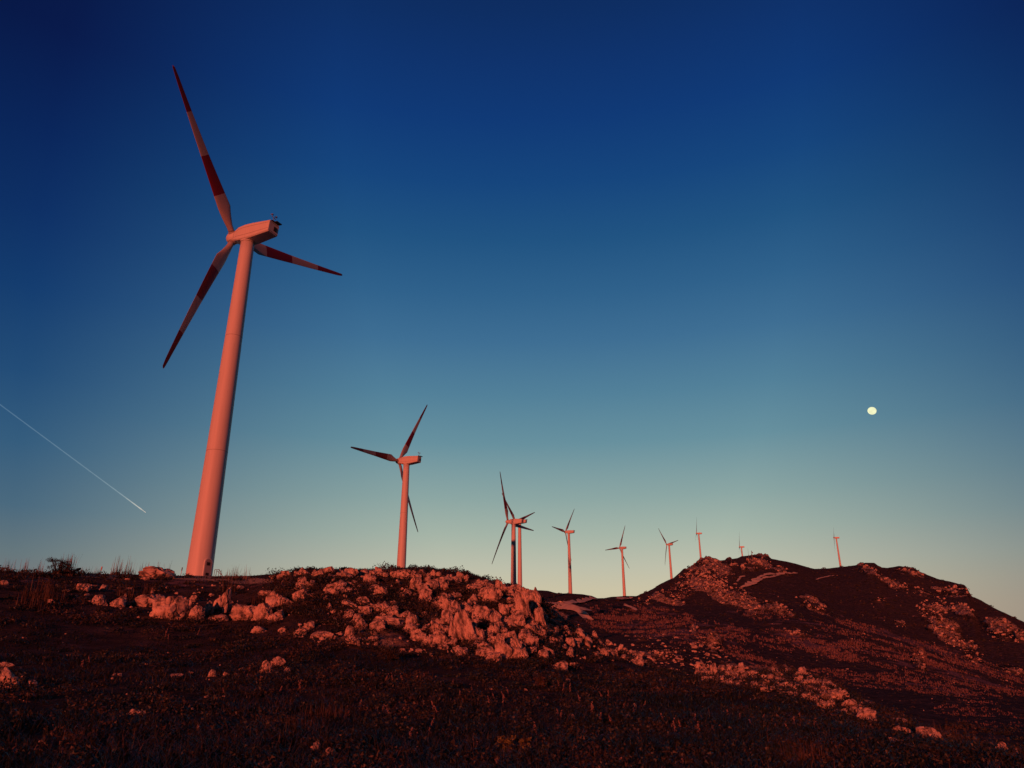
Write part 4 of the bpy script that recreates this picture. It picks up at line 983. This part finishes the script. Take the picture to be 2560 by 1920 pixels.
for ti, (D, bb, z0, yaw, rot, lab) in enumerate(TL):
    root = bpy.data.objects.new('wind_turbine', None); COL.objects.link(root)
    root.location = (D*math.sin(bb), D*math.cos(bb), z0); root.rotation_euler = (0, 0, -yaw)
    if ti == 2: root.scale = (.95, .95, .95)
    root['label'] = lab; root['category'] = 'wind turbine'; root['group'] = TG
    tw = link('tower', ME_TOWER, (), root)
    if ti < 2: link('flange', ME_FL, (), tw)
    na = link('nacelle', ME_NAC, (), root)
    if ti < 5: link('rear_vent', ME_HATCH, (), na); link('cooler_hood', ME_SPOIL, (), na)
    if ti < 2: link('rear_trim', ME_TRIM, (), na); link('anemometer', ME_ANEM, (), na)
    link('spinner', ME_SPIN, (), root)
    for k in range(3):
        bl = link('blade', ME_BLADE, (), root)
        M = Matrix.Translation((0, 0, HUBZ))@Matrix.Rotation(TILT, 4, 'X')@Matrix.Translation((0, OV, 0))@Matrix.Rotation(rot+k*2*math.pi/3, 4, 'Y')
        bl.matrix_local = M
        if ti < 2: link('blade_collar', ME_COL, (), bl)
    hz = float(height_at(np.array([root.location.x]), np.array([root.location.y]))[0]); print('turbine', ti+1, 'z0', z0, 'ground', round(hz, 1))
    if ti == 0:
        db = rad(124); dw = link('door', ME_DOOR, (), tw)      # bearing the door faces
        h0 = hz-z0+.02; R0 = trad(max(0, h0+1))-.03
        lx, ly = math.sin(db+0), math.cos(db)
        Mw = Matrix.Translation((lx*R0, ly*R0, h0))@Matrix.Rotation(-db, 4, 'Z')
        dw.matrix_local = Matrix.Rotation(yaw, 4, 'Z')@Mw
        link('door_vent', ME_V1, (), dw).parent = dw; link('door_vent', ME_V2, (), dw).parent = dw

# handrail of the steps beside the nearest tower
def small(name, x, yy, label, cat, build, mats):
    X_, Y_, Z_, ok = ground_hit(x, yy)
    for dy in (2, 4, 7, 11):
        if ok[0]: break
        X_, Y_, Z_, ok = ground_hit(x, yy+dy)
    bm = bmesh.new(); build(bm); me = fin(bm, name, mats); o = link(name, me); o.location = (float(X_[0]), float(Y_[0]), float(Z_[0])); o['label'] = label; o['category'] = cat; return o
def rail(bm):
    tube(bm, (-.5, 0, 0), (-.5, 0, .95), .03); tube(bm, (.0, 0, 0), (.0, 0, .95), .03); tube(bm, (-.5, 0, .95), (.0, 0, .98), .03); tube(bm, (.0, 0, .98), (.6, -.1, .1), .03)
    tube(bm, (-.5, .6, 0), (-.5, .6, .95), .03); tube(bm, (0, .6, 0), (0, .6, .95), .03); tube(bm, (-.5, .6, .95), (.6, .5, .1), .03)
def post(h, r):
    def f(bm):
        tube(bm, (0, 0, -.1), (h*.08, 0, h), r*.6, 8, 0, r*.8); tube(bm, (h*.06, 0, h*.62), (h*.08, 0, h), r*1.3, 8, 1)
    return f
small('handrail', 545, 1446, 'bent metal handrail of the steps right of the nearest tower', 'handrail', rail, [M_GREY])
M_ORP, t, b = mat('orange_post_paint'); b.inputs['Base Color'].default_value = (.8, .35, .18, 1)
small('marker_post', 451, 1440, 'thin red topped marker post left of the nearest tower', 'marker post', post(.95, .045), [M_WHITE, M_RED])
small('marker_post', 250, 1436, 'pale orange marker post above the lit pad at left', 'marker post', post(.8, .05), [M_ORP, M_ORP])
def stump(bm):
    tube(bm, (-.9, 0, -.1), (-.1, 0, .55), .12, 7, 0, .09); tube(bm, (-.1, 0, .5), (.25, 0, .62), .17, 7, 0, .10); tube(bm, (-.2, 0, .1), (.35, 0, .0), .14, 7, 0, .05)
    tube(bm, (-.4, .1, .3), (-.2, .1, .0), .07, 6, 0, .05)
small('tree_stump', 192, 1438, 'dark crooked stump on the left skyline right of the bush', 'tree stump', stump, [M_TWIG])
def mast(h):
    def f(bm):
        for a in (0, 2.1, 4.2):
            tube(bm, (.5*math.cos(a), .5*math.sin(a), -3), (.35*math.cos(a), .35*math.sin(a), h), .14, 5)
        for k in range(int(h/1.5)):
            for a in (0, 2.1, 4.2):
                tube(bm, (.5*math.cos(a), .5*math.sin(a), k*1.5), (.45*math.cos(a+2.1), .45*math.sin(a+2.1), k*1.5+1.5), .08, 4)
        box(bm, (.9, 0, h*.8), (1.0, .5, 1.3)); box(bm, (-.8, 0, h*.55), (.8, .5, 1.0))
    return f
small('radio_mast', 1881.5, 1402, 'lattice radio mast on the far hill top, right one of two', 'mast', mast(11), [M_GREY])
small('radio_mast', 1873, 1402, 'thin tall mast on the far hill top, left one of two', 'mast', lambda bm: (tube(bm, (0, 0, -3), (0, 0, 7), .35, 6, 0, .28), tube(bm, (0, 0, 7), (0, 0, 15), .12, 6, 0, .06)), [M_GREY])

# ------------------------------------------------------------------ moon and vapour trail
def emis(name, col, s, alpha=None):
    m = bpy.data.materials.new(name); m.use_nodes = True; t = m.node_tree; t.nodes.clear()
    e = t.nodes.new('ShaderNodeEmission'); e.inputs[0].default_value = col+(1,); e.inputs[1].default_value = s; o = t.nodes.new('ShaderNodeOutputMaterial')
    return m, t, e, o
b_, t_ = px2ang(2180, 1027); R = 40000; hyp = math.hypot(1, float(t_)); P = Vector((math.sin(b_)/hyp, math.cos(b_)/hyp, float(t_)/hyp))*R
m, t, e, o = emis('moonlit_disc', (.95, .98, .60), 1.0)
nz = noise(t, 1.3, 5, .6, 'Generated'); t.links.new(mramp(t, nz, [(.35, (.82, .84, .50)), (.6, (.97, .99, .62))]), e.inputs[0]); t.links.new(e.outputs[0], o.inputs[0])
bm = bmesh.new(); bmesh.ops.create_uvsphere(bm, u_segments=48, v_segments=24, radius=1)
for f in bm.faces: f.smooth = True
me = fin(bm, 'moon', [m]); mo = link('moon', me, label='pale yellow nearly full moon in the blue sky at right', category='moon'); mo.location = P
rm = 10.4/F*R/1.19; mo.scale = (rm*1.06, rm*1.06, rm*.97); mo.rotation_euler = (0, rad(12), -float(b_))
p1b, p1t = px2ang(-60, 967); p2b, p2t = px2ang(364, 1281)
def far(b, t, d):
    b, t = float(b), float(t); return Vector((math.sin(b), math.cos(b), t))/math.hypot(1, t)*d
A, B_ = far(p1b, p1t, 15000), far(p2b, p2t, 26000)
m, t, e, o = emis('ice_trail', (.62, .68, .72), 1.0)  # glow put in for sunlight scattered by the ice
tcn = mnode(t, 'ShaderNodeTexCoord'); sp2 = mnode(t, 'ShaderNodeSeparateXYZ'); t.links.new(tcn.outputs['Generated'], sp2.inputs[0])
tr = mnode(t, 'ShaderNodeBsdfTransparent'); mxs = mnode(t, 'ShaderNodeMixShader')
al = mramp(t, sp2.outputs[1], [(.0, (.15, .15, .15)), (.6, (.19, .19, .19)), (.78, (.30, .30, .30)), (.92, (.62, .62, .62)), (1, (.55, .55, .55))])
t.links.new(al, mxs.inputs[0]); t.links.new(tr.outputs[0], mxs.inputs[1]); t.links.new(e.outputs[0], mxs.inputs[2]); t.links.new(mxs.outputs[0], o.inputs[0])
t.links.new(mramp(t, sp2.outputs[1], [(0, (.20, .36, .52)), (.75, (.36, .48, .52)), (.9, (.62, .62, .56)), (1, (.78, .66, .54))]), e.inputs[0]); e.inputs[1].default_value = .9
bm = bmesh.new(); rings = []
n = 60; ax = (B_-A).normalized(); u = ax.orthogonal().normalized(); v = ax.cross(u)
for k in range(n+1):
    q = A.lerp(B_, k/n); d = q.length; rr = 1.15/F*d*(.95+.25*math.sin(k*1.7)*.4)*(1 if k < n-2 else .55)
    rings.append([q+(u*math.cos(a)+v*math.sin(a))*rr for a in [2*math.pi*i/8 for i in range(8)]])
loft(bm, rings)
me = fin(bm, 'vapour_trail', [m]); link('vapour_trail', me, label='thin white vapour trail slanting down the sky at left', category='vapour trail')
